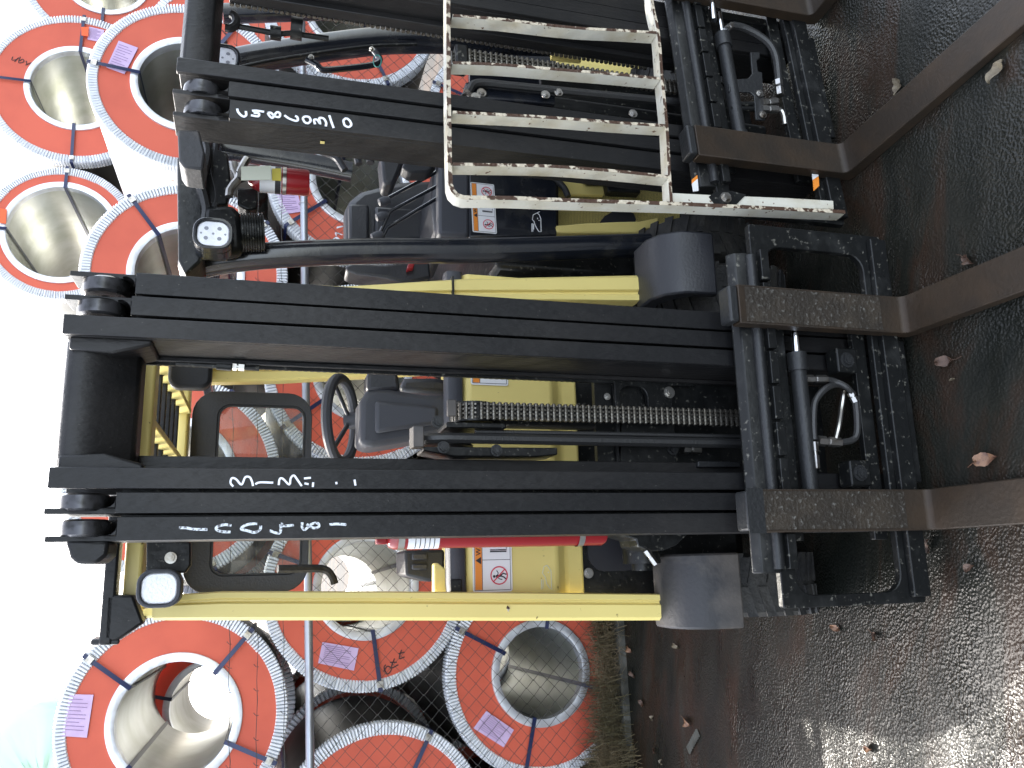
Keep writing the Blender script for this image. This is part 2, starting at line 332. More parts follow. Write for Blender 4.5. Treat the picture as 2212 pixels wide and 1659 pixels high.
coil(3.163, 2.255, R2, .2, .255, (84, -30, 200), 'red-faced coil left of the crossbeam of the right forklift, lilac label above its bore', paper=zq(za, (705, 243), (820, 285), (740, 440), (632, 400)), wrap=COILW,
     strokes=[zq(Z(700, 0, 3.687), (640, 430), (735, 540), (690, 470)), zq(Z(700, 0, 3.687), (560, 600), (700, 570), (640, 640)), zq(Z(700, 0, 3.687), (590, 680), (720, 600), (660, 680))])
coil(-.76, 1.15, R2, .2, .24, (-27, 62, 170), 'red-faced coil behind the mesh, directly left of the coil numbered 448')
coil(.41, 1.24, R2, .2, .225, (188, 70, -60), 'red-faced coil with the number 448 written by its lilac label, behind the mesh', paper=zq(zc, (275, 855), (505, 895), (475, 1038), (247, 990)),
     strokes=[zq(zc, (780, 905), (765, 960), (800, 950)), zq(zc, (800, 920), (760, 930)), zq(zc, (735, 960), (715, 1020), (760, 1000)), zq(zc, (750, 985), (705, 985)), zq(zc, (665, 1045), (690, 1010), (715, 1030), (690, 1060), (668, 1020), (680, 1000))])
coil(1.53, 1.27, R2, .2, .225, (127, 20, 250), 'red-faced coil behind the steering wheel of the left forklift')
coil(2.68, 1.30, R2, .2, .245, (129, 20, 250), 'red-faced coil with lilac label behind the red fire extinguisher of the right forklift', paper=zq(zd, (980, 630), (1200, 655), (1255, 850), (1050, 880)), pen=PENW,
     strokes=[zq(Z(1300, 550, 2.766), (70, 960), (140, 940), (75, 950)), zq(Z(1300, 550, 2.766), (60, 1010), (135, 1035), (60, 1010), (70, 1045)), zq(Z(1300, 550, 2.766), (20, 1095), (70, 1060), (130, 1115), (60, 1065))])
coil(3.80, 1.36, R2, .2, .24, (205, 93, 330), 'red-faced coil behind the grab handle of the right forklift')
coil(-.06, .325, R2, .2, .228, (62, 167, 252, -9), 'bottom red-faced coil with its deep bore in view behind the mesh, above the grass', paper=zq(zc, (1320, 1295), (1495, 1415), (1430, 1527), (1237, 1405)))
coil(1.06, .33, R2, .2, .235, (60, 190, 300), 'bottom red-faced coil hidden behind the left forklift mast')
coil(2.13, .35, R2, .2, .235, (60, 190, 300), 'bottom red-faced coil between the two forklifts')
coil(3.22, .38, R2, .2, .235, (71, 190, 300), 'bottom red-faced coil glimpsed right of the white grille under the grab handle')
coil(4.02, 3.19, .60, 1.75, .30, (90, 0, 182), 'upper red-faced coil at the top right, behind the front row, numbered 461', L_=1.7, paper=zq(za, (530, 160), (620, 180), (600, 250), (520, 235)), tag_=zq(za, (485, 170), (530, 170), (527, 225), (487, 220)),
     strokes=[zq(za, (75, 335), (70, 355), (100, 350), (110, 340), (85, 365)), zq(za, (120, 335), (110, 370), (140, 365), (135, 350), (115, 360)), zq(za, (155, 360), (160, 380), (185, 370), (150, 385))])
coil(2.885, 3.19, .49, 1.75, .335, (0, 92, 215), 'upper red-faced coil with the widest bore, above and behind the front row', L_=1.9, tag_=zq(za, (5, 1245), (45, 1250), (40, 1335), (0, 1330)),
     strokes=[zq(za, (640, 1590 + 1), (640, 1591))][:0])
for a, b_, lb in ((-1.88, 1.12, 'middle row, beyond the left edge of the view'), (-1.19, .3, 'bottom row, beyond the left edge of the view')): coil(a, b_, .51, .2, .25, (60, 200), 'unseen red-faced coil added to cast shade, in the ' + lb, ribs=80)  # out-of-view coils added so that they shade the stack
# the second block behind, seen through bores and gaps
sec = [(.93, 2.12, 'in the second block, behind the rear window of the left forklift'), (-.28, 2.04, 'in the second block, seen through the bore of the high left coil'), (2.30, 2.18, 'in the second block, seen in the gap left of the upper coils'), (3.45, 2.22, 'in the second block, under the two upper coils'), (4.6, 2.25, 'in the second block at the far right'), (-.70, 1.13, 'in the second block at the lower left'),
       (.50, 1.22, 'in the second block, seen through the bore of the coil numbered 448'), (1.60, 1.25, 'in the second block, behind the right mast of the left forklift'), (2.74, 1.28, 'in the second block, behind the seat of the right forklift'), (3.86, 1.33, 'in the second block, behind the right forklift'),
       (-1.08, .30, 'in the second block, added to darken the gap, bottom row at the far left'), (.02, .32, 'in the second block, bottom row at the left'), (1.12, .32, 'in the second block, bottom row near the middle'), (2.2, .33, 'in the second block, bottom row, right of the middle'), (3.3, .35, 'in the second block, bottom row at the right')]  # far-left bottom coil added to block light in the gap
for i, (a, b_, lb) in enumerate(sec): coil(a, b_, .52, 1.66 if i > 4 or i == 0 else 1.78, .25, (40 + 37 * i,), 'red-faced coil ' + lb, ribs=110)
for i, (a, b_, lb) in enumerate([(-.55, 1.10, 'leftmost of its upper row'), (.58, 1.18, 'behind the bore of the coil numbered 448'), (1.70, 1.21, 'behind the steering wheel of the left forklift'), (2.83, 1.25, 'behind the seat of the right forklift'), (-1.0, .29, 'farthest left near the ground'), (.1, .30, 'behind the bore of the bottom left coil'), (1.22, .31, 'behind the left forklift mast near the ground'), (2.34, .32, 'between the forklifts near the ground'), (3.5, .33, 'behind the white grille near the ground')]):
    coil(a, b_, .52, 3.12, .25, (30 + 50 * i,), 'red-faced coil in the third block, added to shut out light, ' + lb, ribs=80, group='light-blocking coils of the third block')  # third block added to keep light out of lower bores and gaps
coil(5.1, 3.1, .6, 1.9, .28, (90, 180), 'upper silver-wrapped coil at the far top right edge', ribs=150)
# green wrapped bundle
t = thing('wrapped_coil', 'coil wrapped in shiny green plastic with a dark letter S, far top left', 'wrapped coil', K.world(-.74, 2.2, 3.06), K.rz)
q = MB(); N = 48; rnd = random.Random(3)
prof = [(0, .02), (-.02, .2), (-.03, .42), (.02, .5), (.1, .52), (.9, .52), (1, .48), (1.02, .02)]
q.lathe(prof, (0, 0, 0), (0, 1, 0), N); q.v = [(x + rnd.uniform(-.012, .012), y + rnd.uniform(-.02, .02), z + rnd.uniform(-.012, .012)) for x, y, z in q.v]; q.build('plastic_wrap', GRN, t, ang=80)
ik = MB(); ribbon(ik, smooth2([(.02 + .045 * cos(a_), .30 + .035 * a2) for a_, a2 in ((.3, 1.0), (1.6, 1.4), (2.9, .8), (1.6, 0), (.2, -.7), (1.5, -1.4), (3, -1))]), .014, -.05); ik.build('printed_letter', PEN, t)

# ------------------------------------------------------------------ fence
ft = thing('chain_link_fence', 'chain-link fence with galvanised top rail and three barbed wires in front of the coils', 'fence', K.world(0, 0, 0), K.rz)
def railz(x): return 1.524 + .0375 * x
MB().sweep([(x_, 0, railz(x_)) for x_ in (-3.5, -1, 1, 3, 5.5)], .0195, k=14).build('top_rail', GALV, ft)
for x_ in (-2.2, .93, 3.98):
    MB().cyl((x_, .045, -.25), (x_, .045, railz(x_) + .03), .024, 14).build('fence_post', GALV, ft)
    MB().sweep([(x_, .045, railz(x_) + .03), (x_, .045, railz(x_) + .36)], .012, .02, up=(0, 1, 0), k=6).build('wire_arm', GALV, ft)
for k_, (dz, sg) in enumerate(((.118, 1), (.236, 2), (.354, 3))):
    q = MB(); rnd = random.Random(sg); pts = [(x_ * .25 - 3.5, rnd.uniform(-.004, .004), railz(x_ * .25 - 3.5) + dz + rnd.uniform(-.003, .003)) for x_ in range(37)]
    for ph in (0, pi):
        q.sweep([(p_[0] + f * .25, p_[1] + .0018 * cos(9 * f + ph), p_[2] + .0018 * sin(9 * f + ph)) for p_ in pts[:-1] for f in (0, .33, .66)], .0017, k=4)
    x_ = -3.4
    while x_ < 5.4:
        z_ = railz(x_) + dz
        for an in (40, 130, 220, 310): q.sweep([(x_ - .006, .0, z_), (x_ + .006 * (1 if an < 180 else -1), .014 * cos(radians(an)), z_ + .016 * sin(radians(an)))], .0010, k=3)
        x_ += .105
    q.build('barbed_wire', WIRE, ft)
q = MB(); P_ = .037; rnd = random.Random(11)
for i in range(int(9 / P_)):      # each wire zigzags up the fence, hooked to its neighbours; bent tips above the rail
    x0 = -3.5 + i * P_; z_ = .02; j = i % 2; pts = []
    top = railz(x0) + rnd.uniform(-.005, .02)
    while z_ < top:
        pts.append((x0 + (P_ * .5 + .001) * (1 if j % 2 else -1) + rnd.uniform(-.0018, .0018), .022 + (.0022 if (j % 2) == (i % 2) else -.0022), z_)); z_ += P_; j += 1
    z_ -= P_; pts.append((pts[-1][0] + .012, .018, z_ + .022))
    q.sweep(pts, .0018, k=4, up=(0, 1, 0))
q.build('wire_mesh', WIRE, ft, kind='stuff')
for x_ in (-1.6, -.6, .35, 1.5, 2.4, 3.2):
    MB().sweep([(x_, .026 * cos(a_), railz(x_) + .026 * sin(a_)) for a_ in [2 * pi * i / 14 for i in range(14)]], .0016, k=5, close=True, up=(1, 0, 0)).build('wire_tie', STL, ft)

# grass along the fence
q = MB(); rnd = random.Random(5)
def blade(x_, y_, z_, h_, lean, az, wd):
    a, c = Vector((x_, y_, z_)), Vector((cos(az), sin(az), 0)); s_ = Vector((-sin(az), cos(az), 0)) * wd
    p1 = a + Vector((0, 0, h_ * .6)) + c * lean * .35; p2 = a + Vector((0, 0, h_ * (.95 - lean * .8))) + c * lean
    q.add([K.world(*v_) for v_ in (a - s_, a + s_, p1 + s_ * .7, p1 - s_ * .7, p2)], [(0, 1, 2, 3), (3, 2, 4)])
for (cx_, cy_, n_, sp, h_) in [(-.55, -.13, 2000, .13, .22), (-.9, -.14, 3200, .2, .30), (-1.35, -.12, 2000, .2, .32), (-.35, -.04, 900, .12, .20), (-.12, -.05, 700, .08, .18), (.1, -.05, 800, .07, .20), (.30, -.02, 700, .08, .18), (-.45, .10, 900, .25, .24), (-.85, .12, 1100, .25, .28), (.5, .0, 500, .10, .16), (1.1, .04, 400, .3, .12), (2.2, .04, 400, .5, .12), (3.2, .04, 400, .5, .12)]:
    for i in range(n_):
        x_, y_ = rnd.gauss(cx_, sp), rnd.gauss(cy_, .05)
        blade(x_, y_, 0 if y_ < .12 else -.05, h_ * rnd.uniform(.3, 1.1), rnd.uniform(.03, .22), rnd.gauss(-pi / 2, 1.0), rnd.uniform(.0010, .0026))
tag(q.build('dry_grass', GRS), 'dry olive grass growing along the foot of the mesh fence', 'grass'); COL.objects[-1]['kind'] = 'stuff'

# ------------------------------------------------------------------ forklift pieces
def mast(T, root, cx, top, rr=((.251, .3015), (.199, .2435), (.146, .191)), dback=.30, bot=.06):
    """three nested rails a side; flanges face the camera, rollers sit in the notched tops"""
    for sd in (-1, 1):
        prs = [('outer_rail', *rr[0], .128, .25, top - .015), ('middle_rail', *rr[1], .122, .24, top - .01), ('inner_rail', *rr[2], .116, dback, top + .005)]
        for k_, (nm, a, b_, y0, y1, zt) in enumerate(prs):
            q = MB(); x0, x1 = sorted((cx + sd * a, cx + sd * b_)); notch = zt - .118 if k_ < 2 else zt
            q.box(x0, x1, y0, y0 + .016, bot, notch)                                       # front flange
            wx = (x1 - .012, x1) if sd > 0 else (x0, x0 + .012)                            # web on the outer side
            if k_ == 2: wx = (x0, x0 + .012) if sd > 0 else (x1 - .012, x1)
            q.box(wx[0], wx[1], y0 + .016, y1 - .014, bot, zt + (.022 if k_ < 2 else 0))
            q.box(x0, x1, y1 - .014, y1, bot, zt)                                          # back flange
            if k_ < 2:   # rounded foot of the notch
                xi = x0 if sd > 0 else x1; sgn = 1 if sd > 0 else -1
                q.prism([(wx[0] if sd > 0 else wx[1], notch), (wx[0] if sd > 0 else wx[1], notch + .03)] + [(wx[0] - .0 - .02 + .02 * cos(radians(a_)) if sd > 0 else wx[1] + .02 - .02 * cos(radians(a_)), notch + .02 - .02 * sin(radians(a_))) for a_ in (0, 30, 60, 90)], y0, y0 + .016)
            rl = q.build(nm, BLK, root, bev=.0025)
            if k_ < 2:
                xm = (x0 + x1) / 2 + (-.003 if sd > 0 else .003)
                MB().lathe([(-.019, .010), (-.019, .043), (-.014, .050), (-.006, .051), (.006, .051), (.014, .050), (.019, .043), (.019, .010)], (xm, y0 + .048, zt - .05), (1, 0, 0), 36).build('mast_roller', ROL, rl)
    q = MB()    # dark back of the nest so no light leaks between rails
    for sd in (-1, 1):
        x0, x1 = sorted((cx + sd * (rr[2][0] + .02), cx + sd * (rr[0][1] - .01))); q = MB().box(x0, x1, .19, .20, bot, top - .13); q.build('rail_backing', BLKD, root)
def fork(T, root, x, z1=.565, wear=True, w_=.0535, L_=1.07):
    pts = [(0.0, z1), (.04, z1), (.04, .03), (.035, .005), (.0, .0), (-L_ + .1, .0), (-L_, .006), (-L_, .012), (-.5, .030), (-.06, .042)] + [(-.020 + .020 * sin(radians(a_)), .062 - .020 * cos(radians(a_))) for a_ in (10, 35, 60, 90)]
    q = MB().prismx(pts, x - w_, x + w_); o = q.build('fork', FRK, root, bev=.003)
    if wear: MB().box(x - w_ + .006, x + w_ - .006, -.0010, .0005, .12, z1 - .02).build('worn_shank_face', FRKW, o)
    MB().box(x - w_ + .004, x + w_ - .004, -.004 + .004, .055, z1, z1 + .028).build('fork_hook', GREY, o, bev=.006)
    return o
def chain(root, x, y, z0, z1, wid=.046, lace=4, mt=CHN, curl=True):
    pitch = .0168; base = MB()
    base.box(x - wid * .46, x + wid * .46, y + .005, y + .009, z0, z1); ch = base.build('lift_chain', BLKD, root)
    q = MB()
    for i in range(5):                                       # wide plates side by side make the bright bar
        xx = (i - 2) * wid / 5; q.prismx(rrect(-.0085, .0065, -.0050, .0050, .0035, 2), xx - wid * .094, xx + wid * .094)
    for i in range(4):                                       # narrower plates bridge to the next pin
        xx = (i - 1.5) * wid / 4; q.prismx(rrect(-.0045, .0045, -.0125, -.004, .002, 1), xx - wid * .05, xx + wid * .05)
    q.cyl((-wid * .53, -.001, 0), (wid * .53, -.001, 0), .0032, 8)
    prot = None; n_ = int((z1 - z0) / pitch)
    for i in range(n_):
        z_ = z1 - i * pitch - .01
        if prot is None: prot = q.build('chain_link', mt, ch); prot.location = (x, y, z_)
        else: share(prot, 'chain_link', (x, y, z_), parent=ch)
    prot = [prot]
    if curl:
        for i in range(1, 7):
            a_ = i * .30; share(prot[0], 'chain_link', (x, y + .052 * (1 - cos(a_)), z1 - .002 + .052 * sin(a_)), (-a_, 0, 0), ch)
    return ch
def bolt(root, p_, r=.011, mt=STL, name='bolt'):
    x, y, z = p_; q = MB().hexa((x, y, z), (0, -1, 0), r, .009); q.cyl((x, y, z), (x, y - .003, z), r * 1.45, 16); q.cyl((x, y - .008, z), (x, y - .011, z), r * .6, 10); return q.build(name, mt, root)
def worklight(root, c, w_, h_, ly, led=True, tilt=0):
    x, z = c; q = MB(); R_ = rrect(x - w_, x + w_, z - h_, z + h_, min(w_, h_) * .75); r2 = rrect(x - w_ * .80, x + w_ * .80, z - h_ * .80, z + h_ * .80, min(w_, h_) * .58)
    q.ring(R_, r2, ly, ly + .03); q.prism(rrect(x - w_ * .98, x + w_ * .98, z - h_ * .98, z + h_ * .98, min(w_, h_) * .7), ly + .03, ly + .07)
    for k_ in range(5): q.box(x - w_ * .8 + k_ * w_ * .4 - .003, x - w_ * .8 + k_ * w_ * .4 + .003, ly + .07, ly + .09, z - h_ * .7, z + h_ * .7)
    o = q.build('work_light', BLK2 if led else PLAS, root, bev=.003)
    le = MB().prism(r2, ly + .006, ly + .03).build('lens', LENS, o, bev=.003)
    if led:
        q = MB()
        for dx, dz, r in ((-.3, .35, .12), (.32, .35, .12), (-.3, -.32, .12), (.34, -.3, .12), (0, 0, .07), (0, .6, .06), (.0, -.6, .06)): q.cyl((x + dx * w_, ly + .0055, z + dz * h_), (x + dx * w_, ly + .007, z + dz * h_), r * w_, 12)
        q.build('diode', DOT, le if False else o)
    return o
def warning_label(root, x0, z1, h_, y, flip=False):
    """white pictogram sticker: orange WARNING band on top, two prohibition signs and a mast between"""
    w_ = h_ * 2.3; base = MB().prism(rrect(x0, x0 + w_, z1 - h_, z1, h_ * .06), y - .001, y + .001).build('warning_label', LBW, root)
    m_ = h_ * .045; bk = MB(); A = [(x0 + m_, z1 - h_ + m_), (x0 + w_ - m_, z1 - h_ + m_), (x0 + w_ - m_, z1 - m_), (x0 + m_, z1 - m_)]
    for i in range(4): ribbon(bk, [A[i], A[(i + 1) % 4]], h_ * .012, y - .001, .0006)
    zb_ = z1 - h_ * .24; ribbon(bk, [(x0 + m_, zb_), (x0 + w_ - m_, zb_)], h_ * .012, y - .001, .0006)
    for f in (.335, .665): ribbon(bk, [(x0 + w_ * f, zb_), (x0 + w_ * f, z1 - h_ + m_)], h_ * .012, y - .001, .0006)
    MB().box(x0 + m_ * 1.3, x0 + w_ - m_ * 1.3, y - .0016, y - .0010, zb_ + h_ * .01, z1 - m_ * 1.3).build('orange_band', LBO, base)
    tx = x0 + w_ * .33; bk.prism([(tx - h_ * .09, zb_ + h_ * .03), (tx + h_ * .09, zb_ + h_ * .03), (tx, z1 - h_ * .07)], y - .0024, y - .0018)
    text_mesh('WARNING', h_ * .17, 'warning_text', LBK, base, (tx + h_ * .12, y - .002, zb_ + h_ * .04), .0002)
    for s_, cx_ in ((1, x0 + w_ * .17), (-1, x0 + w_ * .83)):      # falling / crushed figure
        cz_ = z1 - h_ * .66; u = h_ * .2
        F = lambda pts: [(cx_ + s_ * a * u, cz_ + b_ * u) for a, b_ in pts]
        bk.cyl((cx_ + s_ * -.1 * u, y - .0018, cz_ + .62 * u), (cx_ + s_ * -.1 * u, y - .0024, cz_ + .62 * u), u * .17, 12)
        for pts, ww in (([(-.1, .4), (-.05, 0), (.0, -.25)], .30), ([(0, -.2), (.25, -.55), (.1, -.95)], .16), ([(-.05, -.2), (-.2, -.6), (-.45, -.9)], .16), ([(-.1, .25), (.3, .1), (.6, .3)], .11), ([(-.1, .25), (-.4, 0), (-.5, -.4)], .11)):
            ribbon(bk, F(pts), u * ww, y - .0016, .0006)
        q = MB(); q.ring(arc((cx_, cz_), u * 1.12, 0, 345, 23), arc((cx_, cz_), u * .97, 0, 345, 23), y - .0030, y - .0024)
        ribbon(q, [(cx_ - s_ * u * .75, cz_ + u * .75), (cx_ + s_ * u * .75, cz_ - u * .75)], u * .14, y - .0024, .0006); q.build('prohibition_sign', LBR, base)
    cx_ = x0 + w_ * .5; cz_ = z1 - h_ * .62; u = h_ * .2
    for pts, ww in (([(-.9, .9), (-.9, -1.2)], .16), ([(-.7, .9), (-.7, -1.2), (-.1, -1.2)], .1), ([(-.1, 1.2), (.9, 1.2), (1.1, .3), (1.3, -1)], .1), ([(.2, 0), (.9, 0)], .5)):
        ribbon(bk, [(cx_ + a * u, cz_ + b_ * u) for a, b_ in pts], u * ww, y - .0016, .0006)
    bk.build('pictogram', LBK, base)
    return base
def tyre(root, x0, x1, yc, r, zc_=None, nm='front_wheel'):
    zc_ = zc_ or r; xm = (x0 + x1) / 2; hw = (x1 - x0) / 2
    w0 = MB().lathe([(-hw, r * .55), (-hw, r * .9), (-hw * .85, r * .985), (hw * .85, r * .985), (hw, r * .9), (hw, r * .55)], (xm, yc, zc_), (1, 0, 0), 56).build(nm, RUB, root)
    q = MB()
    for i in range(26):
        a = 2 * pi * i / 26
        for s_ in (-1, 1):
            vs = []
            for xx, da in ((s_ * hw * .06, 0.), (s_ * hw * .98, .10)):
                for rr in (r * .975, r * 1.01):
                    for dd in (-.062, .062): an = a + da + dd + (.12 if s_ > 0 else 0); vs.append((xm + xx, yc + cos(an) * rr, zc_ + sin(an) * rr))
            q.add(vs, [(0, 1, 3, 2), (4, 6, 7, 5), (0, 4, 5, 1), (2, 3, 7, 6), (0, 2, 6, 4), (1, 5, 7, 3)])
    q.build('tread', RUB, w0); MB().lathe([(-hw * .7, 0.001), (-hw * .7, r * .3), (-hw * .9, r * .5), (-hw * .95, r * .56)], (xm, yc, zc_), (1, 0, 0), 32).build('rim', YEL if False else GREY, w0)
def hose(root, pts, r=.008, mt=HOSE, nm='hydraulic_hose', k=5):
    return MB().sweep(spline(pts, k), r, k=8, up=(0, 1, .3)).build(nm, mt, root)
def fitting(root, p0, p1, r=.011):
    p0, p1 = Vector(p0), Vector(p1); q = MB(); q.cyl(p0, p0.lerp(p1, .35), r, 6); q.cyl(p0.lerp(p1, .35), p0.lerp(p1, .5), r * .7, 12); q.cyl(p0.lerp(p1, .5), p1, r * .95, 6); return q.build('hose_fitting', STL, root)
def carriage(T, root, cx, cyl_x):
    c = cx; fr = MB()
    fr.ring(rrect(c - .517, c + .517, .047, .482, .008), rrect(c - .487, c + .455, .118, .437, .05), .05, .072)
    o = fr.build('side_shift_frame', BLKD, root, bev=.003)
    q = MB(); q.box(c - .50, c + .50, .030, .050, .045, .098); q.box(c - .2, c + .2, .038, .050, .02, .0445); q.build('lower_fork_bar', BLKD, root, bev=.003)
    q = MB().prismx([(.05, .47), (.05, .50), (.058, .53), (.08, .545), (.10, .53), (.10, .47)], c - .43, c + .43); q.build('upper_fork_bar', BLKD, root, bev=.004)
    MB().cyl((c - .42, .046, .488), (c + .42, .046, .488), .014, 14).build('bearing_strip', GREY, root)
    q = MB(); x = c - .42
    while x < c + .4: q.box(x, x + .088, .030, .050, .440, .466); x += .096
    q.build('notched_bar', BLKD, root, bev=.002)
    q = MB(); q.box(c - .35, c + .35, .075, .09, .385, .437); q.box(c - .35, c + .35, .08, .10, .118, .16); q.box(c - .30, c - .27, .09, .11, .1, .44); q.box(c + .27, c + .30, .09, .11, .1, .44); q.build('mast_side_plate', BLKD, root, bev=.002)
    q = MB(); q.cyl((cyl_x - .22, .055, .365), (cyl_x + .16, .055, .365), .021, 20); q.cyl((cyl_x - .24, .055, .365), (cyl_x - .19, .055, .365), .025, 20); q.cyl((cyl_x + .14, .055, .365), (cyl_x + .19, .055, .365), .026, 20)
    cy = q.build('side_shift_cylinder', GREY, root)
    MB().cyl((cyl_x + .19, .055, .365), (cyl_x + .36, .055, .365), .011, 16).build('piston_rod', CHR, cy)
    return o

# ================================================================== FORKLIFT 1 (left, yellow)
F1 = thing('forklift', 'yellow forklift whose black mast is marked 100481, steering wheel in view, on the left', 'forklift', T1.o, T1.rz, 'parked forklifts')
C1 = -.024
mast(T1, F1, C1, 2.175)
fork(T1, F1, -.278); fork(T1, F1, .262)
MB().box(-.334, -.222, -.002, .0005, .545, .592).build('worn_hook_face', STL if False else GREY, F1)
carriage(T1, F1, -.002, -.04)
def st1(lst, f, wd, nm, mt, ly, root, T):
    q = MB()
    for s_ in lst: ribbon(q, smooth2([T.xz(*f(p_), ly) for p_ in s_]), wd, ly)
    return q.build(nm, mt, root)
zm = Z(640, 1800, 2.765)
st1([[(770, 320), (740, 280), (755, 230), (800, 240), (860, 300), (900, 220), (950, 220), (975, 270), (985, 315)], [(1010, 295), (1060, 275), (1205, 278)], [(1265, 305), (1275, 240), (1310, 235), (1380, 300), (1395, 230), (1430, 200), (1470, 250), (1515, 315)],
     [(1540, 232), (1615, 225)], [(1545, 285), (1590, 295)], [(1640, 275), (1635, 325)], [(1890, 270), (1895, 295)], [(2090, 245), (2100, 310)]], zm, .0045, 'handwritten_mark', PENW, .1155, F1, T1)
st1([[(180, 770), (250, 770), (350, 785), (490, 788)], [(750, 745), (680, 735), (600, 755), (585, 785), (640, 810), (740, 815)], [(1030, 725), (940, 730), (870, 760), (860, 785), (920, 800), (1000, 820), (1060, 790), (1070, 745)],
     [(1165, 800), (1270, 830), (1290, 760), (1300, 715)], [(1270, 745), (1350, 748), (1430, 740)], [(1520, 710), (1520, 760), (1550, 790), (1620, 730), (1690, 720), (1700, 760), (1640, 770), (1570, 730)], [(1815, 735), (1900, 728), (2000, 735)]], zm, .0058, 'handwritten_number', CHALK, .1275, F1, T1)
# top crossbeam with chamfered lower face and shoulders
q = MB().prismx([(.16, 2.10), (.15, 2.14), (.155, 2.172), (.175, 2.182), (.27, 2.182), (.30, 2.15), (.30, 2.03), (.22, 2.03)], C1 - .15, C1 + .15); q.build('top_crossbeam', BLK, F1, bev=.012)
for s_ in (-1, 1): MB().prism([(C1 + s_ * .15, 2.0), (C1 + s_ * .15, 2.17), (C1 + s_ * .118, 2.17), (C1 + s_ * .112, 2.08), (C1 + s_ * .135, 2.0)], .14, .29).build('beam_shoulder', BLK, F1, bev=.006)
MB().prism([T1.xz(a, b_, .14) for a, b_ in ((140, 1168), (150, 1205), (165, 1219), (208, 1219), (232, 1200), (236, 1168))], .14, .26).build('mast_stop_block', BLK, F1, bev=.008)
for xa, xb in ((-.1695, -.122), (.1105, .1215)): MB().box(xa, xb, .284, .2995, .30, 2.05).build('inner_rail_lip', BLK, F1, bev=.002)
# serrated side chain along the right inner rail
q = MB(); z_ = .55
while z_ < 2.03: q.prismx(rrect(.300, .312, z_, z_ + .013, .004, 1), .104, .1205); z_ += .0159
q.box(.1045, .1205, .3005, .311, .55, 2.03); q.build('side_lift_chain', BLKD, F1)
q = MB(); q.cyl(T1.at(380, 784, .3), T1.at(560, 795, .3), .008, 10); q.cyl(T1.at(468, 788, .3), T1.at(500, 791, .3), .013, 12); q.build('chain_anchor', BLKD, F1); fitting(F1, T1.at(503, 790, .29), T1.at(528, 792, .29), .012)
# central cylinder, chain, pulley and hose sheave
q = MB(); q.cyl((.008, .36, .1), (.008, .36, 1.23), .032, 22); q.cyl((.008, .36, 1.23), (.008, .36, 1.26), .04, 22); q.build('lift_cylinder', BLKD, F1)
chain(F1, .003, .25, .44, 1.215)
q = MB(); q.lathe([(-.026, .004), (-.026, .056), (-.02, .056), (-.02, .046), (.02, .046), (.02, .056), (.026, .056), (.026, .004)], (.003, .302, 1.215), (1, 0, 0), 30); q.build('chain_pulley', BLKD, F1)
MB().box(-.018, .026, .225, .238, 1.276, 1.300).build('chain_guard', TAGP if False else FEND, F1, bev=.003)
MB().box(-.045, -.03, .24, .36, 1.14, 1.30).build('pulley_bracket', BLKD, F1, bev=.004)
q = MB(); q.lathe([(-.014, .01), (-.014, .072), (-.009, .072), (-.009, .062), (.009, .062), (.009, .072), (.014, .072), (.014, .01)], (-.072, .32, 1.285), (1, 0, 0), 32); q.build('hose_sheave', BLKD, F1)
hose(F1, [(-.072, .245, .42), (-.072, .246, .8), (-.072, .245, 1.2), (-.072, .252, 1.32), (-.072, .285, 1.36), (-.072, .33, 1.37)], .014, k=6)
hose(F1, [(-.050, .262, .42), (-.050, .262, .8), (-.052, .262, 1.22)], .007)
q = MB(); q.prismx([(.22, 1.362), (.225, 1.388), (.27, 1.392), (.26, 1.362)], -.10, -.045); q.build('sheave_cap', FEND, F1, bev=.003)
q = MB(); q.prism([(-.106, 1.36), (-.096, 1.36), (-.093, 1.0), (-.112, 1.0), (-.118, 1.06), (-.120, 1.28)], .24, .34); q.build('sheave_plate', BLKD, F1, bev=.003)
for p_ in ((-.032, .235, 1.325), (-.098, .235, 1.31), (-.104, .235, 1.17)): bolt(F1, p_, .011, GREY)
# lower cross plate with cut-outs
L1 = rrect(C1 - .15, C1 + .15, .44, .82, .005, 5)
q = MB(); q.ring(rrect(C1 - .15, C1 + .15, .62, .80, .004), rrect(C1 + .035, C1 + .12, .70, .785, .03), .30, .32); q.build('lower_crossmember', BLKD, F1, bev=.003)
MB().box(C1 - .15, C1 + .15, .33, .35, .1, .85).build('tilt_bracket_plate', BLKD, F1)
bolt(F1, T1.at(1445, 848, .298), .012); bolt(F1, T1.at(1453, 970, .298), .012, GREY); bolt(F1, T1.at(1311, 857, .325), .007)
for Y_ in (800, 1002): MB().prism([T1.xz(a, b_, .27) for a, b_ in ((1508, Y_ - 6), (1508, Y_ + 7), (1600, Y_ + 8), (1600, Y_ - 5))], .27, .30).build('guide_block', GREY, F1, bev=.003)
fitting(F1, T1.at(1475, 970, .29), T1.at(1512, 971, .29), .014)
# carriage plumbing
y_ = .045
fitting(F1, T1.at(1740, 819, y_), T1.at(1785, 819, y_), .012)
hose(F1, [T1.at(1785, 819, y_), T1.at(1805, 824, y_), T1.at(1828, 835, y_ - .01), T1.at(1843, 852, y_)], .008)
fitting(F1, T1.at(1838, 848, y_), T1.at(1848, 868, y_), .011)
hose(F1, [T1.at(1848, 868, y_), T1.at(1851, 900, y_), T1.at(1851, 935, y_), T1.at(1842, 950, y_), T1.at(1815, 956, y_)], .009)
hose(F1, [T1.at(1758, 950, y_), T1.at(1757, 900, y_), T1.at(1762, 865, y_), T1.at(1785, 838, y_), T1.at(1812, 830, y_ + .01), T1.at(1832, 840, y_ + .02)], .009)
hose(F1, [T1.at(1823, 845, y_ + .02), T1.at(1818, 880, y_ + .02), T1.at(1812, 920, y_), T1.at(1805, 950, y_)], .007, STL, 'steel_pipe')
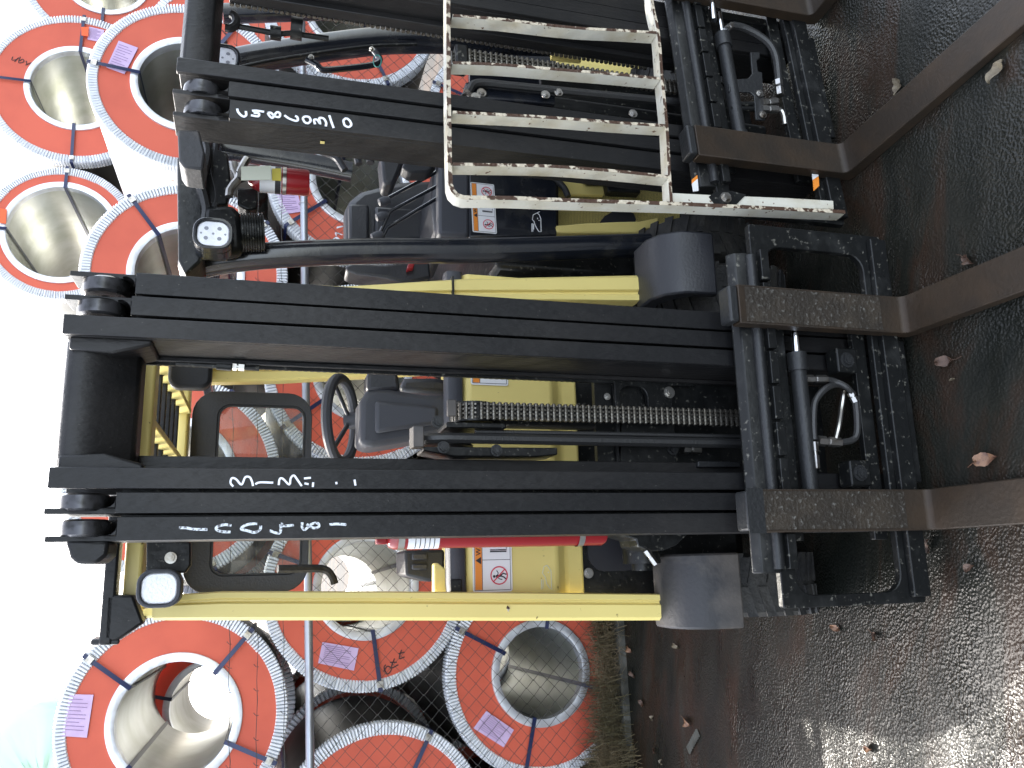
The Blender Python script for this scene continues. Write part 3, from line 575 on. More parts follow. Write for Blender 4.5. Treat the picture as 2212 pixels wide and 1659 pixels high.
fitting(F1, T1.at(1766, 952, y_), T1.at(1815, 956, y_), .014); fitting(F1, T1.at(1758, 955, y_), T1.at(1763, 1012, y_), .011)
for X_, Y_ in ((1829, 778), (1858, 1022)):
    p_ = T1.at(X_, Y_, .05); MB().prism(rrect(p_.x - .035, p_.x + .035, p_.z - .035, p_.z + .03, .006), .05, .10).build('clamp_block', BLKD, F1, bev=.004); bolt(F1, (p_.x, .05, p_.z), .015, GREY)
# front panel, dash bar, floor plate
W0, W1 = -.505, .50
q = MB().prismx([(.56, 1.165), (.575, 1.18), (.62, 1.18), (.62, .80), (.60, .80), (.60, .86), (.56, .90)], W0 + .015, W1); q.build('front_cowl_panel', YEL, F1, bev=.01)
MB().sweep([(W0 + .02, .59, 1.20), (W0 + .06, .585, 1.205), (0, .585, 1.207), (W1, .585, 1.207)], .034, .028, up=(0, 0, 1), k=14, sq=.6).build('dash_bar', PLAS, F1)
MB().box(W0 + .035, W0 + .075, .545, .56, 1.195, 1.228).build('dash_clip', BLKD, F1, bev=.003)
q = MB(); q.box(W0 - .02, W1, .63, .65, .25, .82); q.build('front_floor_plate', BLKD, F1, bev=.003)
q = MB(); P1 = rrect(-.42, -.30, .60, .78, .055); q.prism(P1, .615, .629); q.build('plate_opening', LBK, F1)
bolt(F1, T1.at(1271, 1238, .625), .011); 
p_ = T1.at(1385, 1195, .45); q = MB(); q.cyl((p_.x - .03, .45, p_.z), (p_.x + .05, .45, p_.z), .055, 24); q.cyl((p_.x - .05, .45, p_.z), (p_.x - .03, .45, p_.z), .03, 20); q.build('tilt_cylinder_pin', BLKD, F1)
q = MB(); q.prism([T1.xz(a, b_, .30) for a, b_ in ((1290, 1150), (1330, 1155), (1368, 1166), (1372, 1182), (1400, 1190), (1425, 1190), (1455, 1178), (1478, 1155), (1500, 1145))], .28, .40); q.build('mast_mount_bracket', BLKD, F1, bev=.004)
fitting(F1, T1.at(1395, 1188, .27), T1.at(1417, 1218, .27), .010)
warning_label(F1, T1.at(1060, 1279, .556).x, T1.at(1022, 1279, .556).z, .118, .557)
warning_label(F1, T1.at(1060, 832, .556).x, T1.at(1017, 820, .556).z, .118, .557)
zL = Z(1780, 2150, 3.568)
q = MB()
for s_ in ([(1335, 270), (1290, 290), (1270, 380), (1310, 440), (1330, 530), (1370, 590), (1405, 610), (1395, 560), (1390, 350), (1335, 270)], [(1350, 360), (1350, 380)], [(1255, 470), (1255, 610)], [(1280, 470), (1275, 600)]): ribbon(q, [T1.xz(*zL(p_), .558) for p_ in s_], .0018, .5585)
q.build('outline_emblem', TAGP, F1)
# overhead guard: legs with a pressed groove
def leg(T, root, pts, ly, th, mt, nm='guard_leg', groove=.3, side=1):
    """pts: rows of (X, Yleft, Yright) down the leg"""
    rows = []
    for X_, Ya, Yb in pts:
        l_, r_ = T.at(X_, Ya, ly), T.at(X_, Yb, ly); rows.append((l_, r_))
    prof = [(0, .0), (0, -.0), (.12, -.012), (.58, -.014), (.66, -.004), (.72, -.004), (.78, -.012), (.97, -.010), (1, .0)] if side > 0 else [(0, 0), (.03, -.010), (.22, -.012), (.28, -.004), (.34, -.004), (.42, -.014), (.88, -.012), (1, 0), (1, 0)]
    vs = []; fs = []; n_ = len(prof)
    for l_, r_ in rows:
        for f, dy in prof: c_ = l_.lerp(r_, f); vs.append((c_.x, ly + dy, c_.z))
        vs += [(r_.x, ly + th, r_.z), (l_.x, ly + th, l_.z)]
    n_ += 2
    for i in range(len(rows) - 1):
        for j in range(n_): j2 = (j + 1) % n_; fs.append((i * n_ + j, i * n_ + j2, (i + 1) * n_ + j2, (i + 1) * n_ + j))
    fs += [tuple(range(n_)), tuple((len(rows) - 1) * n_ + j for j in range(n_ - 1, -1, -1))]
    return MB().add(vs, fs).build(nm, mt, root, ang=30)
leg(T1, F1, [(330, 1340, 1288), (480, 1340, 1278), (800, 1340, 1278), (1100, 1341, 1280), (1425, 1340, 1283)], .50, .06, YEL)
leg(T1, F1, [(330, 690, 640), (620, 655, 612), (745, 645, 619), (1000, 648, 603), (1380, 652, 595)], .52, .06, YEL, side=-1)
q = MB(); p_ = T1.at(975, 1306, .49); q.box(p_.x - .037, p_.x + .04, .486, .49, p_.z - .002, p_.z + .002)
MB().prism([T1.xz(a, b_, .484) for a, b_ in ((1096, 1308), (1102, 1314), (1098, 1322), (1094, 1314))], .483, .486).build('paint_chip', RSTE, F1)
MB().box(T1.at(979, 640, .5).x - .01, T1.at(979, 600, .5).x + .006, .500, .585, T1.at(979, 620, .5).z - .003, T1.at(979, 620, .5).z + .003).build('joint_band', BLKD, F1)
leg(T1, F1, [(300, 830, 790), (440, 826, 790), (600, 823, 791), (800, 812, 791), (965, 803, 790)], 1.62, .06, YEL, 'rear_guard_leg')
leg(T1, F1, [(300, 1335, 1288), (480, 1335, 1285), (1000, 1330, 1286)], 1.62, .06, YEL, 'rear_guard_leg')
MB().prism([T1.xz(a, b_, .62) for a, b_ in ((938, 1288), (1003, 1290), (1003, 1255), (975, 1240), (945, 1215), (938, 1218))], .62, .66).build('cowl_side_bracket', YEL, F1, bev=.004)
# roof
zr = T1.at(240, 1300, .52).z
q = MB(); q.prismx([(.44, zr - .04), (.45, zr + .028), (.50, zr + .035), (1.75, zr + .10), (1.75, zr + .06), (.52, zr - .01)], -.56, -.545); q.box(-.56, .34, .44, .50, 2.083, 2.113)
q.prism([T1.xz(a, b_, .46) for a, b_ in ((226, 1382), (258, 1382), (312, 1345), (290, 1285), (232, 1285))], .44, .50); q.build('roof_front_edge', BLK, F1, bev=.006)
MB().box(-.50, .36, .50, .58, 2.035, 2.078).build('roof_front_beam', YEL, F1, bev=.008)
MB().box(-.50, .36, 1.60, 1.70, 2.05, 2.10).build('roof_rear_beam', YEL, F1, bev=.008)
for s_ in (-.50, .30): MB().box(s_, s_ + .05, .5, 1.7, 2.085, 2.12).build('roof_side_beam', YEL, F1, bev=.006)
for i in range(7): MB().box(-.45, .30, .66 + .13 * i, .685 + .13 * i, 2.07, 2.10).build('roof_bar', BLK, F1, bev=.003)
for x_ in (-.24, .0, .22): MB().box(x_, x_ + .02, .58, 1.6, 2.04, 2.09).build('roof_slat', YEL, F1, bev=.003)
# rear window
zw = (1.565, 2.03); wo = rrect(-.475, .335, 1.572, 2.045, .10, 6); wi = rrect(-.405, .278, 1.60, 1.945, .05, 6)
fr = MB(); fr.ring(wo, wi, 1.69, 1.72); fr = fr.build('rear_window', SEAT, F1, bev=.004); MB().prism(wi, 1.703, 1.708).build('window_pane', GLS, fr)
MB().ring(wi, rrect(-.398, .271, 1.607, 1.938, .045, 6), 1.688, 1.70).build('window_seal', GREY, fr)
# mirror, work light
p_ = T1.at(410, 800, .62); MB().prism(rrect(p_.x - .055, p_.x + .05, p_.z - .06, p_.z + .055, .03), .60, .65).build('rear_mirror', PLASL, F1, bev=.01)
w1 = T1.at(345, 1271, .38); worklight(F1, (w1.x, w1.z), .045, .050, .36, led=False)
q = MB(); q.prism([T1.xz(a, b_, .44) for a, b_ in ((316, 1170), (316, 1235), (400, 1238), (412, 1220), (412, 1170))], .44, .47); q.build('light_bracket', BLKD, F1, bev=.004); bolt(F1, T1.at(369, 1205, .435), .010)
hose(F1, [T1.at(600, 1229, .6), T1.at(660, 1228, .62), T1.at(700, 1230, .64), T1.at(716, 1245, .64), T1.at(722, 1262, .64)], .012, RUB, 'mirror_arm')
# steering wheel and column
c_ = Vector((.085, .90, 1.515)); q = MB(); tl = radians(24); R_ = .137
q.sweep([c_ + Vector((R_ * cos(a), R_ * sin(a) * cos(tl), -R_ * sin(a) * sin(tl))) for a in [2 * pi * i / 40 for i in range(40)]], .0178, up=(0, sin(tl), cos(tl)), close=True, k=10); sw = q.build('steering_wheel', PLAS, F1)
q = MB()
for a in (215, 325): q.sweep([c_ + Vector((0, .01, -.03)), c_ + Vector((R_ * cos(radians(a)), R_ * sin(radians(a)) * cos(tl), -R_ * sin(radians(a)) * sin(tl)))], .014, .007, k=8)
q.cyl(c_ + Vector((0, .015, -.02)), c_ + Vector((0, -.06, -.14)), .028, 18); q.build('wheel_spoke', PLAS, sw)
zS = Z(1250, 1400, 2.765)
MB().prism([T1.xz(*zS(p_), .74) for p_ in ((450, 520), (440, 940), (462, 1000), (600, 1012), (740, 990), (1020, 940), (1300, 880), (1440, 880), (1440, 440), (1150, 450), (900, 410), (760, 380), (620, 378), (520, 410))], .70, .86).build('column_cowl', PLAS, F1, bev=.03)
MB().prism([T1.xz(*zS(p_), .70) for p_ in ((800, 520), (1300, 560), (1300, 760), (800, 830), (620, 860), (620, 500))], .675, .70).build('cowl_front_boss', PLAS, F1, bev=.012)
MB().prism([T1.xz(*zS(p_), .72) for p_ in ((530, 400), (530, 200), (600, 165), (760, 150), (870, 210), (895, 390))], .70, .80).build('display_pod', SEAT, F1, bev=.012)
MB().prism([T1.xz(*zS(p_), 1.0) for p_ in ((910, 390), (910, 280), (960, 240), (1300, 238), (1420, 260), (1420, 420))], 1.0, 1.06).build('armrest', SEAT, F1, bev=.02)
for X0, X1_, Ya in ((466, 1012, 965),): pass
# console right behind the left mast
zE = Z(1200, 2050, 3.16)
cs = MB().prism([T1.xz(*zE(p_), .95) for p_ in ((1240, 370), (1250, 690), (1560, 760), (1700, 740), (1740, 700), (1745, 360))], .95, 1.15).build('side_console', PLASL, F1, bev=.01)
for a, b_ in ((410, 490), (540, 610)): MB().prism([T1.xz(*zE(p_), .948) for p_ in ((1330, a), (1520, a), (1520, b_), (1330, b_))], .935, .951).build('console_recess', SEAT, cs, bev=.004)
# body behind, counterweight, wheels
q = MB().prismx([(.66, .30), (.66, .95), (1.0, .99), (1.75, .99), (1.98, .85), (2.02, .3), (1.9, .12), (.8, .12)], -.47, .47); q.build('body', BLKD, F1, bev=.02)
MB().prismx([(1.35, .32), (1.35, .98), (1.80, 1.0), (2.03, .86), (2.06, .3), (1.9, .14)], -.485, .485).build('counterweight', YEL, F1, bev=.03)
MB().box(-.2, .22, 1.25, 1.65, .99, 1.07).build('seat_cushion', SEAT, F1, bev=.03)
tyre(F1, -.565, -.375, .66, .24); tyre(F1, .375, .565, .66, .24)
tyre(F1, -.08, .08, 1.75, .18, nm='rear_wheel')
def fender(T, root, Xs, ly0, side):
    q = MB(); x0, x1 = (-.585, -.375) if side < 0 else (.405, .61)
    pts = [(ly0, .425), (ly0 + .005, .53), (ly0 + .04, .585), (ly0 + .10, .61), (ly0 + .20, .605), (ly0 + .25, .56), (ly0 + .24, .54), (ly0 + .14, .56), (ly0 + .07, .53), (ly0 + .04, .49), (ly0 + .035, .42)]
    q.prismx(pts, x0, x1); a = x0 if side < 0 else x1 - .014; q.prismx([(ly0 + .01, .43), (ly0 + .014, .53), (ly0 + .045, .575), (ly0 + .10, .60), (ly0 + .22, .59), (ly0 + .22, .50), (ly0 + .15, .46)], a, a + .014)
    return q.build('front_fender', FEND if side < 0 else SEAT, root, bev=.014)
fender(T1, F1, None, .33, -1); fender(T1, F1, None, .33, 1)
# red cylinder strapped behind the left mast
e1 = thing('fire_extinguisher', 'long thin red fire extinguisher clamped upright behind the mast marked 100481', 'fire extinguisher', T1.world(-.315, .30, 0), T1.rz)
zt, zb_ = T1.at(835, 1175, .30).z, T1.at(1305, 1165, .30).z
q = MB(); q.lathe([(zb_, .002), (zb_, .028), (zb_ + .01, .034), (zt - .05, .034), (zt - .02, .036), (zt - .005, .03), (zt, .02), (zt, .002)], (0, 0, 0), (0, 0, 1), 28); q.build('tank', REDX, e1)
MB().box(-.022, .0, -.015, .015, zt, zt + .028).build('valve_head', REDX, e1, bev=.004)
for z_ in (T1.at(864, 1180, .3).z, T1.at(1250, 1175, .3).z): MB().lathe([(-.008, .0365), (.008, .0365)], (0, 0, z_), (0, 0, 1), 28).build('clamp_band', STL, e1)
q = MB(); z0_, z1_ = T1.at(945, 1180, .3).z, T1.at(878, 1180, .3).z
q.add([(.0352 * cos(radians(a)), .0352 * sin(radians(a)), z_) for a in range(190, 292, 10) for z_ in (z0_, z1_)], [(2 * i, 2 * i + 2, 2 * i + 3, 2 * i + 1) for i in range(10)]); lb = q.build('white_label', LBW, e1)
q = MB()
for i in range(5): q.add([(.0358 * cos(radians(a)), .0358 * sin(radians(a)), z_) for a in range(200, 262, 10) for z_ in (z0_ + .012 + .012 * i, z0_ + .014 + .012 * i)], [(2 * j, 2 * j + 2, 2 * j + 3, 2 * j + 1) for j in range(6)])
q.build('label_print', LBK, lb)

# ================================================================== FORKLIFT 2 (right, black guard, white backrest)
F2 = thing('forklift', 'forklift with black overhead guard, yellow front cowl and chipped white load backrest, on the right', 'forklift', T2.o, T2.rz, 'parked forklifts')
C2 = .25
mast(T2, F2, C2, 2.005, ((.275, .334), (.221, .268), (.169, .214)), .248)
fork(T2, F2, -.058, .555, wear=False); fork(T2, F2, .558, .555, wear=False)
carriage(T2, F2, C2, .22)
zt2 = Z(850, 380, 3.687)
st1([[(310, 180), (320, 220), (360, 270), (410, 295), (440, 270), (435, 215)], [(525, 210), (590, 208), (700, 225)], [(590, 208), (560, 240), (620, 245), (615, 290), (510, 275)], [(755, 240), (800, 240), (860, 290), (920, 300), (930, 250), (890, 230), (850, 270), (820, 315), (775, 280), (755, 240)],
     [(995, 275), (1060, 320), (1150, 355), (1190, 345), (1180, 300), (1150, 285)], [(1260, 320), (1290, 295), (1350, 300), (1375, 350), (1340, 390), (1290, 375), (1260, 320)], [(1440, 405), (1425, 345), (1470, 340), (1515, 400), (1500, 320), (1560, 320), (1600, 380), (1595, 435)],
     [(1645, 275), (1680, 380), (1710, 460)], [(1850, 350), (1890, 320), (1940, 350), (1965, 410), (1930, 445), (1870, 420), (1850, 350)]], zt2, .0062, 'handwritten_number', PENW, .127, F2, T2)
q = MB().prismx([(.16, 1.93), (.15, 1.96), (.155, 2.0), (.175, 2.012), (.27, 2.012), (.24, 2.0), (.24, 1.915), (.2, 1.915)], C2 - .17, C2 + .17); q.build('top_crossbeam', BLK, F2, bev=.010)
q = MB(); x_ = T2.at(440, 330, .16).x
q.prism([T2.xz(a, b_, .16) for a, b_ in ((383, 280), (386, 345), (396, 360), (438, 366), (443, 330), (430, 280))], .16, .26); q.build('mast_stop_block', FEND, F2, bev=.006)
for x_ in (C2 - .160, C2 + .160): MB().box(x_ - .010, x_ + .010, .20, .238, .45, 1.9).build('inner_rail_lip', BLK, F2, bev=.002)
for sx in (1,):
    q = MB(); z_ = .55
    while z_ < 1.9: q.prismx(rrect(.236, .248, z_, z_ + .013, .004, 1), C2 + .146, C2 + .17); z_ += .0159
    q.build('side_lift_chain', CHN, F2)
# greasy side ribs and pale grease plug on the left web
q = MB()
for (X_, Y_) in ((640, 352), (660, 353), (683, 355)): pass
yy = MB(); p_ = T2.at(696, 306, .2, lx=-.0885 + .0); yy.box(-.0885, -.0868, .18, .19, 1.62, 1.632); yy.build('yellow_paint_mark', YEL, F2)
# top hook casting and anchor bolts by the right rail
zh = Z(700, 0, 3.687)
q = MB(); q.sweep(spline([T2.at(*zh(p_), .30) for p_ in ((690, 400), (760, 410), (830, 370), (850, 300), (820, 230), (770, 200))], 4), .013, k=8, up=(0, 1, 0)); q.build('pulley_guard', GREY, F2)
q = MB(); q.sweep([T2.at(*zh(p_), .31) for p_ in ((860, 380), (1340, 470), (1500, 490), (1640, 480), (2190, 560))], .009, k=8); q.cyl(T2.at(*zh((1340, 470)), .31), T2.at(*zh((1500, 490)), .31), .022, 12); q.cyl(T2.at(*zh((1640, 400)), .31), T2.at(*zh((1810, 430)), .31), .035, 12); q.build('chain_anchor', BLKD, F2)
# central chain and sheave seen through the white grille
chain(F2, .262, .16, .46, 1.205, wid=.05)
q = MB(); q.cyl((.235, .30, .1), (.235, .30, 1.18), .032, 20); q.build('lift_cylinder', BLKD, F2)
MB().box(.225, .30, .15, .21, 1.20, 1.24).build('chain_guard', BLKD, F2, bev=.006)
p_ = T2.at(1043, 203, .19); q = MB().lathe([(-.016, .006), (-.016, .062), (-.01, .062), (-.01, .052), (.01, .052), (.01, .062), (.016, .062), (.016, .006)], (p_.x, .24, p_.z), (1, 0, 0), 30); q.build('hose_sheave', BLKD, F2)
MB().prism([T2.xz(a, b_, .18) for a, b_ in ((1005, 178), (1012, 205), (1030, 218), (1075, 216), (1200, 225), (1200, 205), (1090, 185), (1030, 172))], .18, .20).build('sheave_plate', BLK2, F2, bev=.004)
hose(F2, [T2.at(1010, 200, .16), T2.at(1030, 180, .16), T2.at(1100, 185, .16), T2.at(1250, 200, .16), T2.at(1480, 222, .16)], .013)
for X_, Y_ in ((1040, 201), (1022, 150), (1027, 210), (1178, 205), (1206, 200), (1367, 246)): bolt(F2, T2.at(X_, Y_, .155), .010)
MB().box(C2 - .15, C2 + .15, .34, .36, .1, .9).build('tilt_bracket_plate', BLKD, F2)
for pl in (((1190, 112), (1190, 128), (1218, 132), (1254, 135), (1248, 122), (1220, 118)), ((1210, 216), (1216, 228), (1268, 236), (1270, 224), (1230, 218))):
    MB().prism([T2.xz(a, b_, .33) for a, b_ in pl], .32, .336).build('cowl_glimpse', YEL, F2)
# carriage plumbing (right)
zp = Z(2700, 0, 2.0738); y_ = .04
MB().prism([T2.xz(*zp(p_), y_) for p_ in ((355, 650), (510, 640), (545, 600), (530, 425), (605, 425), (605, 475), (580, 490), (590, 580), (625, 590), (650, 980), (575, 975), (560, 780), (530, 750), (355, 745))], y_, y_ + .008).build('hose_bracket', GREY, F2, bev=.002)
fitting(F2, T2.at(*zp((615, 840)), y_), T2.at(*zp((740, 830)), y_), .014); fitting(F2, T2.at(*zp((615, 893)), y_), T2.at(*zp((745, 893)), y_), .014)
hose(F2, [T2.at(*zp(p_), y_) for p_ in ((745, 893), (780, 905), (800, 950), (810, 1020))], .008, STL, 'steel_pipe')
hose(F2, [T2.at(*zp(p_), y_) for p_ in ((380, 205), (470, 225), (580, 280), (680, 360), (735, 470), (755, 620), (765, 740))], .012)
fitting(F2, T2.at(*zp((755, 660)), y_), T2.at(*zp((770, 780)), y_), .014); fitting(F2, T2.at(*zp((330, 245)), y_), T2.at(*zp((380, 205)), y_), .012)
for yy_ in (850, 890): MB().cyl(T2.at(*zp((370, yy_)), .05), T2.at(*zp((560, yy_)), .05), .008, 10).build('steel_pipe', BLKD, F2)
for a in ((600, 765), (627, 940)): bolt(F2, T2.at(*zp(a), y_ - .002), .009)
q = MB(); q.cyl(T2.at(*zp((212, 0)), .02), T2.at(*zp((230, 165)), .02), .010, 16); q.build('piston_rod', CHR, F2)
for pl, cl in ((((48, 1470), (92, 1432), (95, 1462), (50, 1500)), LBO), (((50, 1500), (95, 1462), (103, 1560), (60, 1565)), LBW), (((1022, 1365), (1068, 1372), (1082, 1440), (1036, 1470)), LBW), (((1036, 1470), (1082, 1442), (1088, 1520), (1044, 1560)), LBO), (((872, 20), (915, 0), (920, 70), (880, 115)), LBO)):
    MB().prism([T2.xz(*zp(p_), .026) for p_ in pl], .024, .0265).build('warning_sticker', cl, F2)

# white load backrest: flat bars on edge
lb = MB(); BR = []
def flatbar(pts, y0, y1, wd, root, nm='grille_bar', mt=WHT, edge=True):
    """a flat bar standing on edge: thin face towards the viewer, broad side across"""
    P_ = [Vector((a, b_)) for a, b_ in pts]; N = len(P_); vs = []
    for i, q_ in enumerate(P_):
        t = (P_[min(i + 1, N - 1)] - P_[max(i - 1, 0)]).normalized(); nn = Vector((-t.y, t.x)) * wd * .5
        for s_ in (1, -1):
            for y_ in (y0, y1): vs.append((q_.x + s_ * nn.x, y_, q_.y + s_ * nn.y))
    fs = []
    for i in range(N - 1):
        a = 4 * i; b_ = a + 4; fs += [(a, b_, b_ + 1, a + 1), (a + 2, a + 3, b_ + 3, b_ + 2), (a, a + 2, b_ + 2, b_), (a + 1, b_ + 1, b_ + 3, a + 3)]
    fs += [(0, 1, 3, 2), (4 * N - 4, 4 * N - 2, 4 * N - 1, 4 * N - 3)]
    o = MB().add(vs, fs).build(nm, mt, root, bev=.001)
    if edge:   # rusty flaking on the thin front face
        q = MB(); ribbon(q, pts, wd * 1.04, y0 - .0002, .0016); q.build('rusty_edge', RSTE, o)
    return o
ly = -.035
BK = thing('load_backrest', 'chipped white steel grille backrest with rusty edges bolted before the right mast', 'load backrest', T2.o, T2.rz)
P2 = lambda *a: smooth2([T2.xz(x_, y2, ly) for x_, y2 in a], 3)
tb = T2.xz(970, 0, ly); 
xe = T2.xz(968, -260, ly)
outer = [(xe[0], .06), (xe[0], .6), (xe[0], xe[1] - .06), (xe[0] - .012, xe[1] - .018), (xe[0] - .05, xe[1] - .002), T2.xz(968, -120, ly), T2.xz(968, 0, ly), T2.xz(969, 200, ly), T2.xz(971, 330, ly), T2.xz(973, 398, ly)] + [T2.xz(a, b_, ly) for a, b_ in ((978, 412), (988, 422), (1003, 427))] + [T2.xz(a, b_, ly) for a, b_ in ((1100, 428), (1200, 432), (1320, 436), (1450, 440), (1600, 447), (1825, 458))]
flatbar(outer, ly, ly + .042, .011, BK, 'outer_frame_bar')
for pts in (((978, 34), (1080, 42), (1180, 54), (1262, 62), (1340, 66), (1418, 71)), ((978, 136), (1080, 140), (1200, 150), (1320, 160), (1425, 170)), ((978, 243), (1080, 248), (1200, 255), (1330, 265), (1438, 272)), ((978, 355), (1090, 357), (1200, 360), (1330, 370), (1443, 382))):
    flatbar(P2(*pts), ly, ly + .042, .0085, BK, 'grille_bar')
for dY in (-78, -170): flatbar(P2((978, dY), (1200, dY + 12), (1408, dY + 30)), ly, ly + .042, .0085, BK, 'grille_bar')
flatbar([(xe[0] - .006, T2.xz(1400, -120, ly)[1])] + P2((1400, -120), (1408, 0), (1422, 70), (1430, 170), (1440, 270), (1446, 380), (1450, 437)), ly, ly + .042, .0085, BK, 'lower_cross_bar')
mp_ = MB().prism([T2.xz(a, b_, ly) for a, b_ in ((1453, 415), (1550, 420), (1700, 426), (1802, 432), (1803, 450), (1700, 447), (1550, 442), (1455, 440))], ly + .004, ly + .012).build('mounting_plate', WHT, BK, bev=.001)
q = MB(); q.prism([T2.xz(a, b_, ly) for a, b_ in ((1532, 424), (1545, 414), (1580, 412), (1612, 420), (1600, 432), (1590, 443), (1545, 441))], ly + .0008, ly + .0036); q.build('bare_patch', BLKD, BK)
q = MB(); p_ = T2.at(1567, 428, ly); q.cyl((p_.x, ly - .004, p_.z), (p_.x, ly + .001, p_.z), .017, 20); q.hexa((p_.x, ly - .004, p_.z), (0, -1, 0), .0115, .009); q.build('bolt', CHR if False else STL, BK)

# guard legs (curved black tubes)
def tubeleg(pts, ly, w_, d_, nm='guard_leg', k=12):
    P_ = [T2.at(a, b_, l_) for a, b_, l_ in pts]; return MB().sweep(spline(P_, 5), w_, d_, up=(0, 1, 0), k=k, sq=.72).build(nm, BLK2, F2)
tubeleg([(408, 588, .62), (440, 572, .60), (500, 561, .58), (600, 551, .56), (800, 543, .54), (1000, 542, .52), (1200, 537, .50), (1400, 530, .48)], .5, .036, .045)
tubeleg([(470, 150, .62), (506, 136, .60), (600, 118, .58), (785, 92, .55), (900, 86, .53), (1100, 90, .5), (1400, 100, .48)], .5, .037, .05)
q = MB(); q.sweep(spline([T2.at(a, b_, .50) for a, b_ in ((515, 146), (600, 128), (785, 101), (900, 96))], 4), .006, k=8); q.build('leg_seam', BLKD, F2)
MB().sweep(spline([T2.at(a, b_, .46) for a, b_ in ((662, 128), (684, 140), (693, 149), (710, 151), (780, 144), (811, 138), (820, 128), (808, 108))], 5), .011, k=10, up=(0, 1, 0)).build('grab_handle', BLK2, F2)
for a in ((672, 124), (803, 107)): bolt(F2, T2.at(*a, .45), .0065)
MB().sweep([T2.at(815 + 9 * cos(a), 132 + 13 * sin(a), .44) for a in [2 * pi * i / 14 for i in range(14)]], .002, k=5, close=True, up=(0, 1, 0)).build('green_cord', mat('teal_cord', (.05, .28, .24), .6), F2)
# roof
z2 = T2.at(385, 460, .5).z
q = MB(); q.prism([T2.xz(a, b_, .48) for a, b_ in ((383, 345), (386, 568), (402, 600), (432, 574), (440, 560), (440, 345))], .46, .60); q.build('roof_front_beam', BLKD, F2, bev=.008)
q = MB(); q.box(.0, .62, .48, .58, z2 - .07, z2 - .005); q.build('roof_front_beam', BLKD, F2, bev=.006)
for i in range(9): MB().box(-.30, .62, .68 + .13 * i, .70 + .13 * i, z2 - .04 + .0 * i, z2 - .005).build('roof_bar', BLK, F2, bev=.003)
for s_ in (-.34, .60): MB().box(s_, s_ + .05, .5, 1.8, z2 - .05, z2 - .01).build('roof_side_beam', BLK2, F2, bev=.006)
q = MB(); x_ = -.20
rnd = random.Random(2)
hose(F2, [T2.at(440 + 6 * sin(i * 1.3), 300 + i * 26, .45 + .02 * cos(i)) for i in range(10)], .016, HOSE, 'cable_loom')
hose(F2, [T2.at(462 + 5 * cos(i * 1.1), 310 + i * 20, .47) for i in range(8)], .011, HOSE, 'cable_loom')
MB().prism([T2.xz(a, b_, .46) for a, b_ in ((440, 310), (440, 440), (490, 440), (500, 400), (492, 330))], .46, .50).build('light_bracket', BLKD, F2, bev=.006)
# hoses and posts behind
tubeleg([(480, 322, 1.3), (560, 335, 1.3), (650, 350, 1.3), (760, 372, 1.3)], 1.3, .04, .04, 'rear_guard_leg')
tubeleg([(480, 30, 1.3), (760, 20, 1.3), (1000, 10, 1.3)], 1.3, .04, .04, 'rear_guard_leg')
for (a, b_, c_, d_) in ((690, 325, 745, 368), (745, 320, 775, 355), (785, 330, 800, 352)): hose(F2, [T2.at(a, b_, .8), T2.at((a + c_) / 2 + 8, (b_ + d_) / 2 - 6, .8), T2.at(c_, d_, .8)], .014, SEAT, 'steering_wheel_rim')
MB().prism([T2.xz(a, b_, .85) for a, b_ in ((822, 335), (828, 395), (850, 398), (870, 350), (960, 330), (960, 300), (830, 300))], .85, .95).build('column_cowl', SEAT, F2, bev=.012)
MB().prism([T2.xz(a, b_, .62) for a, b_ in ((868, 360), (885, 372), (925, 372), (945, 350), (945, 330), (880, 335))], .62, .68).build('lever_block', PLASL, F2, bev=.008)
# lights
w2 = T2.at(461, 510, .40); worklight(F2, (w2.x, w2.z), .050, .054, .38)
MB().prism([T2.xz(a, b_, .46) for a, b_ in ((440, 452), (448, 446), (505, 444), (518, 460), (524, 500), (525, 545), (495, 552), (450, 548), (432, 530), (436, 480))], .45, .50).build('light_housing', BLKD, F2, bev=.02)
q = MB(); a, b_ = T2.at(521, 502, .48), T2.at(571, 502, .48); q.cyl(a, b_, .052, 24, .050)
for i in range(9): f = .06 + i * .11; c_ = a.lerp(b_, f); q.lathe([(-.003, .05), (-.002, .058), (.002, .058), (.003, .05)], c_, b_ - a, 24)
q.build('reversing_alarm', BLKD, F2)
w3 = T2.at(481, 131, .42); worklight(F2, (w3.x, w3.z), .050, .052, .40)
# extinguisher 2
zx = lambda q_: (384.0 + .215 * q_[0], 274.3 + .215 * q_[1])
p0, p1 = T2.at(534, 384, .45), T2.at(669, 396, .45)
e2 = thing('fire_extinguisher', 'red fire extinguisher with cream inspection tag hanging under the roof of the right forklift', 'fire extinguisher', T2.world(p1.x, .45, p1.z), T2.rz)
ax = (p0 - p1); Ln = ax.length; ax.normalize(); r_ = .040
MB().lathe([(0, .002), (.002, r_ - .004), (.008, r_), (Ln * .80, r_), (Ln * .90, r_ * .8), (Ln * .98, r_ * .45), (Ln, .002)], (0, 0, 0), ax, 32).build('tank', REDX, e2)
MB().lathe([(Ln * .46, r_ + .0006), (Ln * .80, r_ + .0006)], (0, 0, 0), ax, 32).build('grey_label', LBW, e2)
MB().lathe([(Ln * .47, r_ + .0012), (Ln * .56, r_ + .0012)], (0, 0, 0), ax, 32).build('label_band', LBK, e2)
MB().lathe([(Ln * .38, r_ + .002), (Ln * .44, r_ + .002)], (0, 0, 0), ax, 32).build('clamp_band', STL, e2)
def E2(q_, dy=0.): v_ = T2.at(*zx(q_), .45 + dy); return v_ - p1
